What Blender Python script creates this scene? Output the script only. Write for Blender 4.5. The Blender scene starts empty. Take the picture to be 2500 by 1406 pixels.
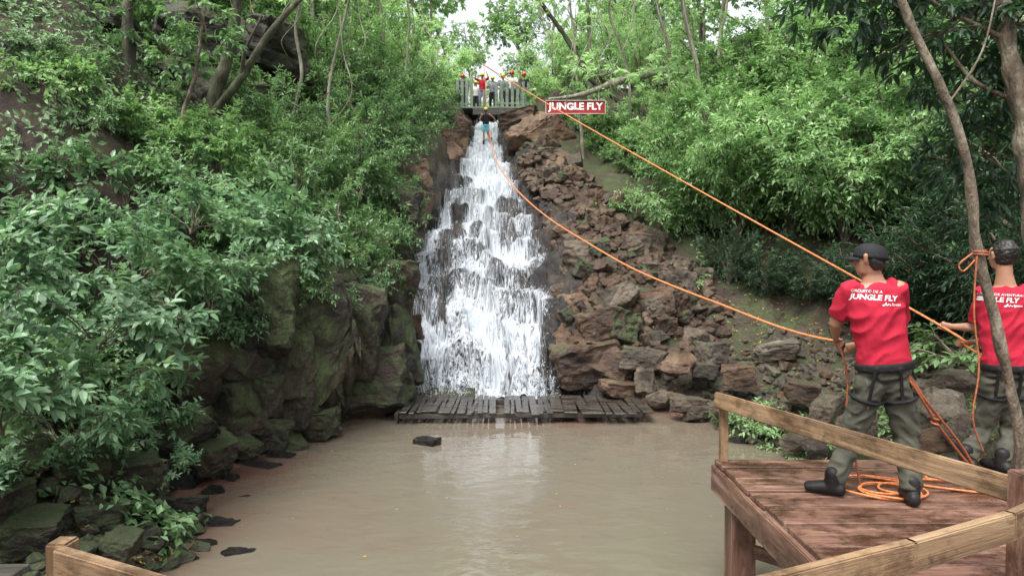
import bpy, math, random
import numpy as np
from mathutils import Vector, Matrix, noise
from mathutils.bvhtree import BVHTree
import bmesh
random.seed(7); rng=np.random.default_rng(7)
scene=bpy.context.scene
COL=scene.collection
A_P=math.atan(43/1500)
WATER=-2.7; DECK=-1.58
def S(px,py,d):
    xc=(px-1250)/1500; yc=-(py-703)/1500
    v=Vector((xc, math.cos(A_P)+yc*math.sin(A_P), -math.sin(A_P)+yc*math.cos(A_P)))
    return v*(d/v.y)
# ---------------------------------------------------------------- nodes
def newmat(name):
    m=bpy.data.materials.new(name); m.use_nodes=True
    return m,m.node_tree,m.node_tree.nodes['Principled BSDF']
def nd(nt,t,ins=None,**kw):
    n=nt.nodes.new(t)
    for k,v in kw.items(): setattr(n,k,v)
    if ins:
        for k,v in ins.items():
            if isinstance(v,bpy.types.NodeSocket): nt.links.new(v,n.inputs[k])
            else: n.inputs[k].default_value=v
    return n
def ramp(nt,fac,stops):
    r=nt.nodes.new('ShaderNodeValToRGB'); e=r.color_ramp.elements
    while len(e)>1: e.remove(e[-1])
    e[0].position=stops[0][0]; e[0].color=(*stops[0][1],1)
    for p,c in stops[1:]:
        x=e.new(p); x.color=(*c,1)
    nt.links.new(fac,r.inputs[0]); return r.outputs[0]
def mixc(nt,f,a,b,bt='MIX'):
    n=nt.nodes.new('ShaderNodeMix'); n.data_type='RGBA'; n.blend_type=bt
    for s,v in ((n.inputs[0],f),(n.inputs[6],a),(n.inputs[7],b)):
        if isinstance(v,bpy.types.NodeSocket): nt.links.new(v,s)
        else: s.default_value=v if not isinstance(v,tuple) or len(v)==4 else (*v,1)
    return n.outputs[2]
def mth(nt,op,a,b=0.0,c=None):
    n=nt.nodes.new('ShaderNodeMath'); n.operation=op
    for i,v in enumerate((a,b) if c is None else (a,b,c)):
        if isinstance(v,bpy.types.NodeSocket): nt.links.new(v,n.inputs[i])
        else: n.inputs[i].default_value=v
    return n.outputs[0]
def coords(nt,kind='Object',scale=(1,1,1),rnd=True):
    if kind=='World': src=nd(nt,'ShaderNodeNewGeometry').outputs['Position']
    else: src=nd(nt,'ShaderNodeTexCoord').outputs[kind]
    if rnd and kind!='World':
        oi=nd(nt,'ShaderNodeObjectInfo')
        mm=mth(nt,'MULTIPLY',oi.outputs['Random'],37.0)
        va=nt.nodes.new('ShaderNodeVectorMath'); va.operation='ADD'
        nt.links.new(src,va.inputs[0]); nt.links.new(mm,va.inputs[1]); src=va.outputs[0]
    mp=nt.nodes.new('ShaderNodeMapping'); mp.inputs['Scale'].default_value=scale
    nt.links.new(src,mp.inputs[0]); return mp.outputs[0]
def noi(nt,vec,scale,detail=4,rough=.6,dist=0):
    return nd(nt,'ShaderNodeTexNoise',{'Vector':vec,'Scale':scale,'Detail':detail,'Roughness':rough,'Distortion':dist}).outputs['Fac']
def bump(nt,b,h,strength=.5,dist=.02):
    n=nd(nt,'ShaderNodeBump',{'Height':h,'Strength':strength,'Distance':dist}); nt.links.new(n.outputs[0],b.inputs['Normal'])
def simple(name,stops,scale=5,rough=.7,bs=.3,bd=.01,stretch=(1,1,1),spec=.5,kind='Object',detail=5,metal=0):
    m,nt,b=newmat(name); v=coords(nt,kind,stretch)
    f=noi(nt,v,scale,detail); nt.links.new(ramp(nt,f,stops),b.inputs['Base Color'])
    b.inputs['Roughness'].default_value=rough; b.inputs['Specular IOR Level'].default_value=spec; b.inputs['Metallic'].default_value=metal
    if bs: bump(nt,b,noi(nt,v,scale*3,4),bs,bd)
    return m
def rockmat(name,stops,moss=.5,rough=.55,kind='Object',mosscol=((.022,.03,.012),(.085,.11,.042)),wet=.0):
    m,nt,b=newmat(name); v=coords(nt,kind)
    f=noi(nt,v,1.6,8,.65,.3); c=ramp(nt,f,stops)
    f2=noi(nt,v,14,5,.7); c=mixc(nt,.65,c,ramp(nt,f2,[(.3,(.25,.25,.25)),(.7,(1,1,1))]),'MULTIPLY')
    if kind=='Object':
        oi=nd(nt,'ShaderNodeObjectInfo'); c=mixc(nt,.85,c,ramp(nt,oi.outputs['Random'],[(0,(.45,.44,.42)),(.5,(.85,.75,.65)),(1,(1.0,1.,.95))]),'MULTIPLY')
    g=nd(nt,'ShaderNodeNewGeometry'); sx=nd(nt,'ShaderNodeSeparateXYZ',{0:g.outputs['Normal']})
    f3=noi(nt,v,2.2,6,.7)
    mm=mth(nt,'MULTIPLY_ADD',sx.outputs[2],.22,f3)
    lo=.95-moss*.6
    mk=nd(nt,'ShaderNodeMapRange',{'Value':mm,'From Min':lo,'From Max':lo+.16}).outputs[0]
    mc=ramp(nt,noi(nt,v,25,4),[(.3,mosscol[0]),(.7,mosscol[1])])
    c=mixc(nt,mk,c,mc); nt.links.new(c,b.inputs['Base Color'])
    rr=mth(nt,'MULTIPLY_ADD',mk,.4,rough); nt.links.new(rr,b.inputs['Roughness'])
    h=mth(nt,'ADD',mth(nt,'MULTIPLY',noi(nt,v,5,8,.7),1.0),mth(nt,'MULTIPLY',noi(nt,v,40,3,.7),.25))
    bump(nt,b,h,.9,.08); return m
def leafmat(name,dark,mid,light,rough=.45,trans=.35):
    m,nt,b=newmat(name)
    a=nd(nt,'ShaderNodeAttribute',attribute_name='tint')
    oi=nd(nt,'ShaderNodeObjectInfo')
    t=mth(nt,'ADD',mth(nt,'MULTIPLY',a.outputs['Fac'],.75),mth(nt,'MULTIPLY',oi.outputs['Random'],.25))
    c=ramp(nt,t,[(0,dark),(.5,mid),(.93,light),(1,(light[0]*1.5,light[1]*1.1,light[2]))])
    nt.links.new(c,b.inputs['Base Color']); b.inputs['Roughness'].default_value=rough
    tr=nd(nt,'ShaderNodeBsdfTranslucent'); nt.links.new(mixc(nt,1.0,c,(1.2,1.3,.9,1),'MULTIPLY'),tr.inputs[0])
    mx=nd(nt,'ShaderNodeMixShader',{0:trans}); nt.links.new(b.outputs[0],mx.inputs[1]); nt.links.new(tr.outputs[0],mx.inputs[2])
    nt.links.new(mx.outputs[0],nt.nodes['Material Output'].inputs[0]); return m

BARK=simple('bark',[(.3,(.035,.028,.02)),(.5,(.13,.1,.07)),(.68,(.27,.24,.18))],9,.9,1.,.04,(1,1,.35))
BARKD=simple('dark_bark',[(.3,(.015,.014,.01)),(.55,(.06,.06,.035)),(.75,(.14,.15,.08))],6,.9,.9,.03,(1,1,.3))
BARKP=simple('pale_bark',[(.3,(.08,.075,.05)),(.5,(.19,.18,.13)),(.7,(.34,.33,.26))],6,.9,.6,.03,(1,1,.3))
L_MID=leafmat('leaf_green',(.05,.105,.04),(.155,.27,.12),(.3,.45,.235))
L_BLUE=leafmat('leaf_deep_green',(.045,.105,.05),(.16,.285,.15),(.34,.5,.31),.4)
L_YEL=leafmat('leaf_bright_green',(.1,.19,.065),(.24,.39,.17),(.41,.58,.3),.45,.4)
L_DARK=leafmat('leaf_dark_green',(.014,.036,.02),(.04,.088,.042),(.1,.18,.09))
L_PALE_HAZE=leafmat('leaf_pale_haze_green',(.27,.38,.2),(.43,.59,.34),(.6,.76,.5),.5,.5)  # light green leaves, paled further so the colour stands in for haze
LITTER=leafmat('fallen_leaf',(.05,.03,.015),(.14,.08,.03),(.38,.3,.06),.6,.1)
R_MOSS=rockmat('mossy_rock',[(.3,(.018,.015,.012)),(.5,(.055,.044,.032)),(.7,(.14,.11,.08))],.84)
R_RED=rockmat('red_brown_rock',[(.3,(.035,.021,.015)),(.48,(.15,.088,.056)),(.68,(.31,.215,.15))],.42,.45)
R_GREY=rockmat('grey_rock',[(.3,(.035,.03,.024)),(.5,(.16,.13,.1)),(.7,(.35,.3,.235))],.45,.5)
R_WET=rockmat('wet_black_rock',[(.3,(.008,.008,.008)),(.5,(.025,.024,.023)),(.7,(.065,.06,.055))],.1,.16)
R_DARK=rockmat('dark_cliff_rock',[(.3,(.013,.012,.01)),(.5,(.048,.043,.035)),(.7,(.12,.105,.085))],.68,.6)
GROUND=rockmat('forest_soil',[(.3,(.018,.013,.009)),(.5,(.055,.037,.025)),(.68,(.13,.085,.056))],.58,.75,'World')
CASC=rockmat('cascade_rock',[(.3,(.01,.009,.009)),(.5,(.032,.028,.026)),(.7,(.11,.08,.062))],.1,.14,'World')

# ---------------------------------------------------------------- object helpers
def tag(o,label,cat,group=None):
    o['label']=label; o['category']=cat
    if group: o['group']=group
def link(o): COL.objects.link(o); return o
def child(o,p):
    o.parent=p; o.matrix_parent_inverse=Matrix.Translation(p.location).inverted()
def empty(name,loc,label,cat,group=None):
    e=bpy.data.objects.new(name,None); e.location=loc; e.empty_display_size=.2; link(e); tag(e,label,cat,group); return e
def tri_mesh(name,V,T,mats,tint=None,mi=None,smooth=False):
    me=bpy.data.meshes.new(name); V=np.asarray(V,np.float32); T=np.asarray(T,np.int32)
    me.vertices.add(len(V)); me.vertices.foreach_set('co',V.ravel())
    me.loops.add(T.size); me.loops.foreach_set('vertex_index',T.ravel())
    me.polygons.add(len(T)); me.polygons.foreach_set('loop_start',np.arange(0,T.size,T.shape[1],dtype=np.int32))
    if mi is not None: me.polygons.foreach_set('material_index',np.asarray(mi,np.int32))
    me.polygons.foreach_set('use_smooth',np.full(len(T),smooth))
    me.update(calc_edges=True)
    if tint is not None:
        a=me.attributes.new('tint','FLOAT','POINT'); a.data.foreach_set('value',np.asarray(tint,np.float32))
    for m in mats: me.materials.append(m)
    me.validate(); return me
def py_mesh(name,V,F,mats,smooth=True):
    me=bpy.data.meshes.new(name); me.from_pydata([tuple(v) for v in V],[],[tuple(f) for f in F]); me.update()
    for p in me.polygons: p.use_smooth=smooth
    for m in mats: me.materials.append(m)
    return me
def obj(name,me): return link(bpy.data.objects.new(name,me))
def nrm(v): return v/np.maximum(np.linalg.norm(v,axis=-1,keepdims=True),1e-9)
def tube_np(P,R,s=5):
    P=np.asarray([tuple(p) for p in P],float); R=np.asarray(R,float)*np.ones(len(P)); n=len(P)
    T=nrm(np.gradient(P,axis=0)); ref=np.array([1,.13,.1]) if np.abs(T[:,2]).mean()>.75 else np.array([.05,.1,1.])
    Aa=nrm(np.cross(T,ref)); B=np.cross(T,Aa); an=np.linspace(0,2*np.pi,s,endpoint=False)
    V=P[:,None]+R[:,None,None]*(np.cos(an)[None,:,None]*Aa[:,None]+np.sin(an)[None,:,None]*B[:,None])
    i,j=np.meshgrid(np.arange(n-1),np.arange(s),indexing='ij'); a=i*s+j; b=i*s+(j+1)%s
    Q=np.concatenate([np.stack([a,b,b+s],-1).reshape(-1,3),np.stack([a,b+s,a+s],-1).reshape(-1,3)])
    return V.reshape(-1,3),Q
def smooth_path(P,n=10):
    P=[Vector(p) for p in P]; out=[]
    for i in range(len(P)-1):
        p0=P[max(i-1,0)];p1=P[i];p2=P[i+1];p3=P[min(i+2,len(P)-1)]
        for k in range(n):
            t=k/n; out.append(.5*((2*p1)+(p2-p0)*t+(2*p0-5*p1+4*p2-p3)*t*t+(3*p1-p0-3*p2+p3)*t**3))
    out.append(P[-1]); return out
def tube_obj(name,P,r,mat,s=8,n=8,ends=None):
    Q=smooth_path(P,n) if n>1 else P
    R=np.interp(np.linspace(0,1,len(Q)),np.linspace(0,1,len(r)),r) if hasattr(r,'__len__') else r
    V,T=tube_np(Q,R,s); return obj(name,tri_mesh(name,V,T,[mat],smooth=True))
class Acc:
    def __init__(s): s.V=[];s.T=[];s.M=[];s.t=[];s.n=0
    def add(s,V,T,mi=0,tint=None):
        s.V.append(V); s.T.append(T+s.n); s.M.append(np.full(len(T),mi)); s.n+=len(V)
        s.t.append(np.zeros(len(V)) if tint is None else tint)
    def mesh(s,name,mats,smooth=False): return tri_mesh(name,np.concatenate(s.V),np.concatenate(s.T),mats,np.concatenate(s.t),np.concatenate(s.M),smooth)
LV=np.array([[0,0,0],[.33,0,-.01],[.7,0,-.06],[1,0,-.2],[.28,.5,.05],[.66,.4,-.01],[.28,-.5,.05],[.66,-.4,-.01]])
LT=np.array([[0,1,4],[4,1,2],[4,2,5],[5,2,3],[0,6,1],[6,2,1],[6,7,2],[7,3,2]])
LV2=np.array([[0,0,0],[.45,.5,.06],[1,0,-.15],[.45,-.5,.06]]); LT2=np.array([[0,2,1],[0,3,2]])
def leaves(P,D,Nn,L,W=.4,lod=0):
    P,D,Nn=map(np.asarray,(P,D,Nn)); D=nrm(D); B=nrm(np.cross(Nn,D)); Nn=np.cross(D,B)
    tv,tt=(LV,LT) if lod==0 else (LV2,LT2); k=len(tv); n=len(P); L=np.asarray(L)*np.ones(n)
    V=P[:,None]+L[:,None,None]*(tv[None,:,0,None]*D[:,None]+W*tv[None,:,1,None]*B[:,None]+tv[None,:,2,None]*Nn[:,None])
    T=(tt[None]+(np.arange(n)*k)[:,None,None]).reshape(-1,3)
    return V.reshape(-1,3),T,k
def twig_leaves(acc,P0,Dr,length,nl,L,r,W=.4,lod=0,droop=.35,mi=1):
    m=len(P0); t=np.linspace(.25,1,nl)[None,:,None]
    pos=P0[:,None]+Dr[:,None]*length[:,None,None]*t; pos[...,2]-=(t[...,0]**2)*length[:,None]*.25
    az=(np.arange(nl)*2.4)[None,:]+r.uniform(0,6.28,(m,1))
    up=np.array([0,0,1.]); A1=nrm(np.cross(Dr,up)+1e-4); B1=np.cross(Dr,A1)
    fan=np.cos(az)[...,None]*A1[:,None]+np.sin(az)[...,None]*B1[:,None]*.45
    D=fan+Dr[:,None]*(.25+.9*t**3); D[...,2]-=droop*r.uniform(.2,1.3,(m,nl)); D+=r.normal(0,.15,D.shape)
    Nn=np.zeros_like(D)+up+r.normal(0,.3,D.shape)
    Ls=L*r.uniform(.55,1.15,(m,nl)); tb=np.clip(r.normal(.45,.18,(m,1))+r.normal(0,.14,(m,nl)),0,1)
    V,T,k=leaves(pos.reshape(-1,3),D.reshape(-1,3),Nn.reshape(-1,3),Ls.ravel(),W,lod)
    acc.add(V,T,mi,np.repeat(tb.ravel(),k))
def shrub_mesh(name,seed,R,H,stems,tips,nl,L,lm,W=.4,lod=0,fill=.45,droop=.35,tw=.32):
    r=np.random.default_rng(seed); acc=Acc(); PP=[];DD=[]
    for i in range(stems):
        az=r.uniform(0,6.28); rr=R*r.uniform(.3,1.)**.7; top=H*r.uniform(.45,1.)*(1-.35*(rr/R)**2)
        e=np.array([math.cos(az)*rr,math.sin(az)*rr,top]); t=np.linspace(0,1,7)[:,None]
        path=e*np.concatenate([t**1.4,t**1.4,t**.8],1)+np.concatenate([r.normal(0,.03*R,(7,3))],0)*t
        V,T=tube_np(path,np.linspace(.014,.005,7)*max(H/1.4,1),4); acc.add(V,T,0)
        n=tips//stems; k=r.uniform(fill,1,n)*6; ii=np.clip(k.astype(int),0,5); f=(k-ii)[:,None]
        p=path[ii]*(1-f)+path[ii+1]*f; c=np.array([0,0,H*.35])
        d=nrm(nrm(p-c)*.8+r.normal(0,.55,(n,3))+np.array([0,0,.15]))
        PP.append(p);DD.append(d)
    P=np.concatenate(PP);D=np.concatenate(DD); ln=r.uniform(.5,1.5,len(P))*tw*max(R,.6)
    for k in range(0,len(P),1 if lod==0 else 3):
        V,T=tube_np([P[k],P[k]+D[k]*ln[k]*.5,P[k]+D[k]*ln[k]-np.array([0,0,ln[k]*.25])],[.005,.004,.002],3); acc.add(V,T,0)
    twig_leaves(acc,P,D,ln,nl,L,r,W,lod,droop)
    return acc.mesh(name,[BARK,lm])

# ---------------------------------------------------------------- terrain function
def h2(ix,iy,s):
    v=np.sin(ix*127.1+iy*311.7+s*74.7)*43758.5453; return v-np.floor(v)
def vn(x,y,s=0):
    ix=np.floor(x);iy=np.floor(y);fx=x-ix;fy=y-iy;fx=fx*fx*(3-2*fx);fy=fy*fy*(3-2*fy)
    return (h2(ix,iy,s)*(1-fx)+h2(ix+1,iy,s)*fx)*(1-fy)+(h2(ix,iy+1,s)*(1-fx)+h2(ix+1,iy+1,s)*fx)*fy
def fbm(x,y,s=0,o=4):
    r=0;a=.5
    for k in range(o): r=r+a*(vn(x,y,s+k)-.5);x=x*2.03+3.1;y=y*2.03+1.7;a*=.5
    return r*2
def voro(x,y,s=0):
    x=np.asarray(x,float);y=np.asarray(y,float)
    ix=np.floor(x);iy=np.floor(y); b1=np.full(np.shape(x),9.);b2=b1.copy();cr=np.zeros(np.shape(x));gx=cr.copy();gy=cr.copy()
    for i in(-1,0,1):
        for j in(-1,0,1):
            cx=ix+i;cy=iy+j;px=cx+h2(cx,cy,s);py=cy+h2(cx,cy,s+5);d=np.hypot(px-x,py-y)
            n=d<b1; b2=np.where(n,b1,np.minimum(b2,d)); cr=np.where(n,h2(cx,cy,s+9),cr);gx=np.where(n,px-x,gx);gy=np.where(n,py-y,gy);b1=np.where(n,d,b1)
    return cr,b2-b1,gx,gy
def sm(a,b,t): t=np.clip((t-a)/(b-a),0,1); return t*t*(3-2*t)
ip=np.interp
YC=[-200,-3,0,12.1,12.5,13,14,16,20,24.5,29,32,60]; ZC=[-1.5,-1.8,-3.4,-3.2,-2.46,-1.47,-.56,.64,3.07,5.06,7.1,7.3,9]
def XL(y): return ip(y,[0,3,5.6,7.5,8.8,10.4,11.5,12.5,14,16,20,25,30],[-3.2,-2.9,-2.9,-3.8,-3.8,-3.3,-2.4,-2.1,-2.45,-2.6,-1.95,-1.6,-1.6])
def XR(y): return ip(y,[0,2,5,7,9,10.1,11.6,12.3,14,16,20,25,30],[7,6,4.6,4.2,3.9,3.4,3.0,1.1,1.05,1.0,.15,-.6,-.6])
def H(x,y,fine=False):
    x=np.asarray(x,float);y=np.asarray(y,float)
    xw=x+.3*fbm(x*.9,y*.9,3); xl=XL(y);xr=XR(y);zb=ip(y,YC,ZC)
    s=np.maximum(xl-xw,0)
    L1=ip(s,[0,.6,1.5,2.5,4,8,14,30],[-2.95,-2.6,-2.2,-1.1,.7,4.5,8.5,12]); L2=ip(s,[0,.25,.7,1.5,3,6,10,30],[-2.95,-2.0,-.4,.3,1.8,5,8.5,12])
    L3=np.minimum(zb+ip(s,[0,.4,1.2,3,6,12,30],[0,.5,1.1,2.0,4.2,7,9]),14)
    w=sm(8.4,10,y); Lz=L1*(1-w)+L2*w; w=sm(11.8,14,y); Lz=Lz*(1-w)+L3*w
    q=np.maximum(xw-xr,0)
    hr=ip(y,[0,6,9,12.5,14,18,22,28,35,60],[-1.9,-1.9,-2.1,-1.8,-.7,2.0,4.5,8,10,13])+.45*np.clip(x-6,0,14)
    R1=np.minimum(ip(q,[0,.5,1.5,3,5],[-2.95,-2.6,-2.3,-1.9,5]),hr); R3=zb+ip(q,[0,.5,1.5],[0,.4,.5]); w=sm(.8,3,q); R3=R3*(1-w)+hr*w
    w=sm(11.8,13,y); Rz=R1*(1-w)+R3*w
    side=np.where(xw<xl,Lz,np.where(xw>xr,Rz,zb)); inside=(xw>=xl)&(xw<=xr)
    amp=np.where(inside&(y<12.2),.15,1.)
    cr,e,gx,gy=voro(x*1.1,y*1.1,2); out=side+amp*(.35*fbm(x*.7,y*.7,1)+.28*(cr-.5)+.2*(gx*(cr-.5))+.1*fbm(x*3,y*3,5))
    return out
WY=[12.2,12.4,13,14,16,17.5,20,22,25,29,31]
def WL(y): return ip(y,WY,[-2.0,-2.0,-2.2,-2.4,-2.5,-2.2,-1.85,-1.76,-1.55,-1.68,-1.65])
def WR(y): return ip(y,WY,[1.02,1.0,.95,.9,.95,.65,.1,-.25,-.65,-.6,-.6])
def blk(x,y):
    c1=voro(x*1.45+.15*fbm(x*2,y*2,3),y*1.1,31); c2=voro(x*3.3,y*2.4,35); return c1,c2
def HC(x,y):
    x=np.asarray(x,float);y=np.asarray(y,float)
    (cr,e,gx,gy),(cr2,e2,_,_)=blk(x,y)
    amp=ip(y,[12,13.3,15,20,25,30],[.35,.6,1,1,.6,.3])
    yy=y+.25*fbm(x*1.3,y*.5,11)+amp*.9*(cr-.5)+.32*(cr2-.5)
    z=ip(np.maximum(yy,12.15),YC,ZC)
    for st,am,sd in((.75,.9,1),(.26,.65,4)):
        off=.9*vn(x*.9+sd*7,y*.25,20+sd)*st*1.6; f=(z+off)/st; k=np.floor(f); fr=f-k
        z=(1-am)*z+am*((k+sm(.5,1,fr))*st-off+.12*st)
    z=z-.16*(1-sm(0,.1,e)) ; z=z-.06*(1-sm(0,.12,e2))
    u=np.maximum(np.maximum(WL(y)-x,x-WR(y)),0); z=z+.45*sm(0,.5,u)+.12*fbm(x*4,y*4,8)
    return np.where(y<12.25,np.minimum(z,-2.6),z)
xs=np.concatenate([np.linspace(-160,-24,16)[:-1],np.arange(-24,20,.14),np.linspace(20,160,16)]); ys=np.concatenate([np.linspace(-120,-5,10)[:-1],np.arange(-5,36,.14),np.linspace(36,200,16)])
X,Y=np.meshgrid(xs,ys); Z=H(X,Y)
ins=(X>WL(Y)-.5)&(X<WR(Y)+.5)&(Y>12.5)&(Y<30.5); Z=np.where(ins,Z-1.1,Z)
def grid_q(X):
    ny,nx=X.shape; i,j=np.meshgrid(np.arange(ny-1),np.arange(nx-1),indexing='ij'); a=i*nx+j
    return np.stack([a,a+1,a+nx+1,a+nx],-1).reshape(-1,4)
g=obj('ground',tri_mesh('ground',np.stack([X,Y,Z],-1).reshape(-1,3),grid_q(X),[GROUND],smooth=True)); g['kind']='structure'; g['label']='brown forest soil and mossy rock slopes around a pool'
ys2=np.concatenate([np.arange(12.0,17,.028),np.arange(17,31,.05)]); xs2=np.linspace(0,1,130)
V_,U_=np.meshgrid(ys2,xs2,indexing='ij'); Xc=(WL(V_)-1.0)*(1-U_)+(WR(V_)+.9)*U_; Zc=HC(Xc,V_)
c=obj('cliff',tri_mesh('cliff',np.stack([Xc,V_,Zc],-1).reshape(-1,3),grid_q(Xc),[CASC],smooth=False)); c['kind']='structure'; c['label']='wet black stepped rock face under the waterfall'
# ---------------------------------------------------------------- waterfall
m,nt,b=newmat('falling_water')
uv=nd(nt,'ShaderNodeUVMap'); mp=nd(nt,'ShaderNodeMapping',{'Vector':uv.outputs[0],'Scale':(3.6,2.2,1)})
n1=noi(nt,mp.outputs[0],1.6,7,.7,1.2); mp2=nd(nt,'ShaderNodeMapping',{'Vector':uv.outputs[0],'Scale':(18,7.5,1)}); n2=noi(nt,mp2.outputs[0],1.5,5,.8,1.0)
fl=nd(nt,'ShaderNodeAttribute',attribute_name='tint').outputs['Fac']
q=mth(nt,'ADD',mth(nt,'MULTIPLY',mth(nt,'SUBTRACT',n1,.5),3.2),mth(nt,'MULTIPLY',mth(nt,'SUBTRACT',n2,.5),3.4)); q=mth(nt,'ADD',q,fl)
fac=nd(nt,'ShaderNodeMapRange',{'Value':q,'From Min':.2,'From Max':1.15,'To Max':.95}).outputs[0]
b.inputs['Base Color'].default_value=(.68,.73,.79,1); b.inputs['Roughness'].default_value=.3; bump(nt,b,n2,.8,.04)
tr=nd(nt,'ShaderNodeBsdfTransparent'); mx=nd(nt,'ShaderNodeMixShader',{0:fac}); nt.links.new(tr.outputs[0],mx.inputs[1]); nt.links.new(b.outputs[0],mx.inputs[2]); nt.links.new(mx.outputs[0],nt.nodes['Material Output'].inputs[0])
FALL=m
FOAM=simple('white_water',[(.3,(.5,.56,.61)),(.7,(.75,.79,.83))],20,.4,0)
ys3=np.concatenate([np.arange(12.28,17,.028),np.arange(17,30,.05)]); us=np.linspace(0,1,100); V_,U_=np.meshgrid(ys3,us,indexing='ij')
def flow(x,y):
    (cr,e,gx,gy),(cr2,e2,_,_)=blk(x,y)
    a=WL(y);bb=WR(y); u=(x-a)/(bb-a)*2-1; edge=1-np.abs(u+.1*fbm(x*2,y*2,50))**8
    cen=ip(y,[12,13.3,14.5,16,18,22,30],[.3,.1,.0,-.12,.05,0,0]); str_=np.exp(-((u-cen)/ip(y,[12,16,20,30],[.6,.3,.6,1.2]))**2)
    side=np.where((y>14.3)&(y<18),.6*np.exp(-((u+.84)/.13)**2)-.5*np.exp(-((u+.55)/.14)**2),0)
    return .1+.4*str_+.45*edge-.45+1.0*(.47-cr)*ip(y,[12,13.2,16,20,30],[.3,.6,.95,.7,.1])+.5*(.5-cr2)+.5*fbm(x*1.1,y*1.1,55)+ip(y,[12,12.8,14,19,22,30],[.52,.38,.3,.4,.7,1.])+side
Xw=WL(V_)*(1-U_)+WR(V_)*U_; ZW=HC(Xw,V_)+.05+.04*fbm(Xw*5,V_*3,60)
arc=np.cumsum(np.concatenate([np.zeros((1,len(us))),np.hypot(np.diff(V_,axis=0),np.diff(ZW,axis=0))]),0)
wv=np.stack([Xw,V_-.05,ZW],-1).reshape(-1,3)
me=tri_mesh('water_sheet',wv,grid_q(Xw),[FALL],flow(Xw,V_).ravel(),smooth=True)
uvl=me.uv_layers.new(name='UVMap'); uva=np.stack([(Xw+.12*fbm(Xw*1.5,V_*1.5,70)).ravel(),arc.ravel()],-1)
li=np.empty(len(me.loops),np.int32); me.loops.foreach_get('vertex_index',li); uvl.data.foreach_set('uv',uva[li].astype(np.float32).ravel())
wf=empty('waterfall',(-.5,12.4,-2.4),'white cascade tumbling over stepped wet black rocks','waterfall')
o=obj('water_sheet',me); child(o,wf)
accS=Acc()
N0=60000; yy0=12.35+17*rng.random(N0)**1.5; uu=rng.random(N0); xx0=WL(yy0)*(1-uu)+WR(yy0)*uu; fl0=flow(xx0,yy0)+rng.normal(0,.12,N0)
dz=(HC(xx0,yy0+.08)-HC(xx0,yy0-.08))
ok=np.where((fl0>.85)&(dz>.1))[0][:1300]
n=6
for i in ok:
    y=yy0[i];x=xx0[i]; L=random.uniform(.04,.15)*(1+(y-12)/14); yy=np.linspace(y+.04,max(y-L,12.2),n); xx=x+np.linspace(0,random.gauss(0,.09),n)+.014*rng.normal(0,1,n)
    zz=HC(xx,yy)+.06+random.uniform(0,.04); zz[1:]=np.maximum(zz[1:],zz[:-1]-.15); w=random.uniform(.002,.005)*(1+(y-12)/9)
    Vv,Tt=tube_np(np.stack([xx,yy-.06-random.random()*.05,zz],-1),w*np.array([.2,.8,1,1,.7,.2]),4); accS.add(Vv,Tt)
for i in range(1000):
    if i<450: y=random.uniform(11.95,12.6);x=random.uniform(-1.9,.95);z=max(float(HC(x,y)),-2.47)+abs(random.gauss(0,.07))
    else: y=12.4+14*random.random()**1.6;x=random.uniform(float(WL(y)),float(WR(y)));z=float(HC(x,y))+random.uniform(.05,.15); y-=.08
    s=random.uniform(.003,.008)*(1+(y-12)/10)
    d=Vector((random.gauss(0,1),random.gauss(0,1),1)).normalized()*s*1.6; p=Vector((x,y,z)); Vv,Tt=tube_np([p-d,p,p+d],[.001,s,.001],4); accS.add(Vv,Tt)
o=obj('water_strand',accS.mesh('water_strand',[FOAM],True)); child(o,wf)
# ---------------------------------------------------------------- pool
m,nt,b=newmat('muddy_water'); v=coords(nt,'World')
sx=nd(nt,'ShaderNodeSeparateXYZ',{0:v}); n1=noi(nt,v,.55,5,.6,.6)
dx=mth(nt,'MULTIPLY_ADD',sx.outputs[0],-.3,-.52); dy=nd(nt,'ShaderNodeMapRange',{'Value':sx.outputs[1],'From Min':8.0,'From Max':11.5,'To Max':.6}).outputs[0]
q=mth(nt,'ADD',mth(nt,'MULTIPLY',mth(nt,'SUBTRACT',n1,.5),2.0),mth(nt,'MAXIMUM',dx,dy))
c=ramp(nt,q,[(.1,(.135,.12,.09)),(.45,(.135,.108,.08)),(.85,(.13,.073,.054))]); nt.links.new(c,b.inputs['Base Color'])
b.inputs['Roughness'].default_value=.05; b.inputs['IOR'].default_value=1.7
vs=coords(nt,'World',(1,1.5,1)); bump(nt,b,mth(nt,'ADD',noi(nt,vs,1.8,2,.5),mth(nt,'MULTIPLY',noi(nt,vs,7,2,.5),.22)),.36,.05)
xw=np.linspace(-7,9,60);yw=np.linspace(-4,12.6,60);Xp,Yp=np.meshgrid(xw,yw)
o=obj('water',tri_mesh('water',np.stack([Xp,Yp,np.full_like(Xp,WATER)],-1).reshape(-1,3),grid_q(Xp),[m],smooth=True)); o['kind']='structure'; o['label']='still murky grey brown pool water, reddish at the shallow edges'
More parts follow.
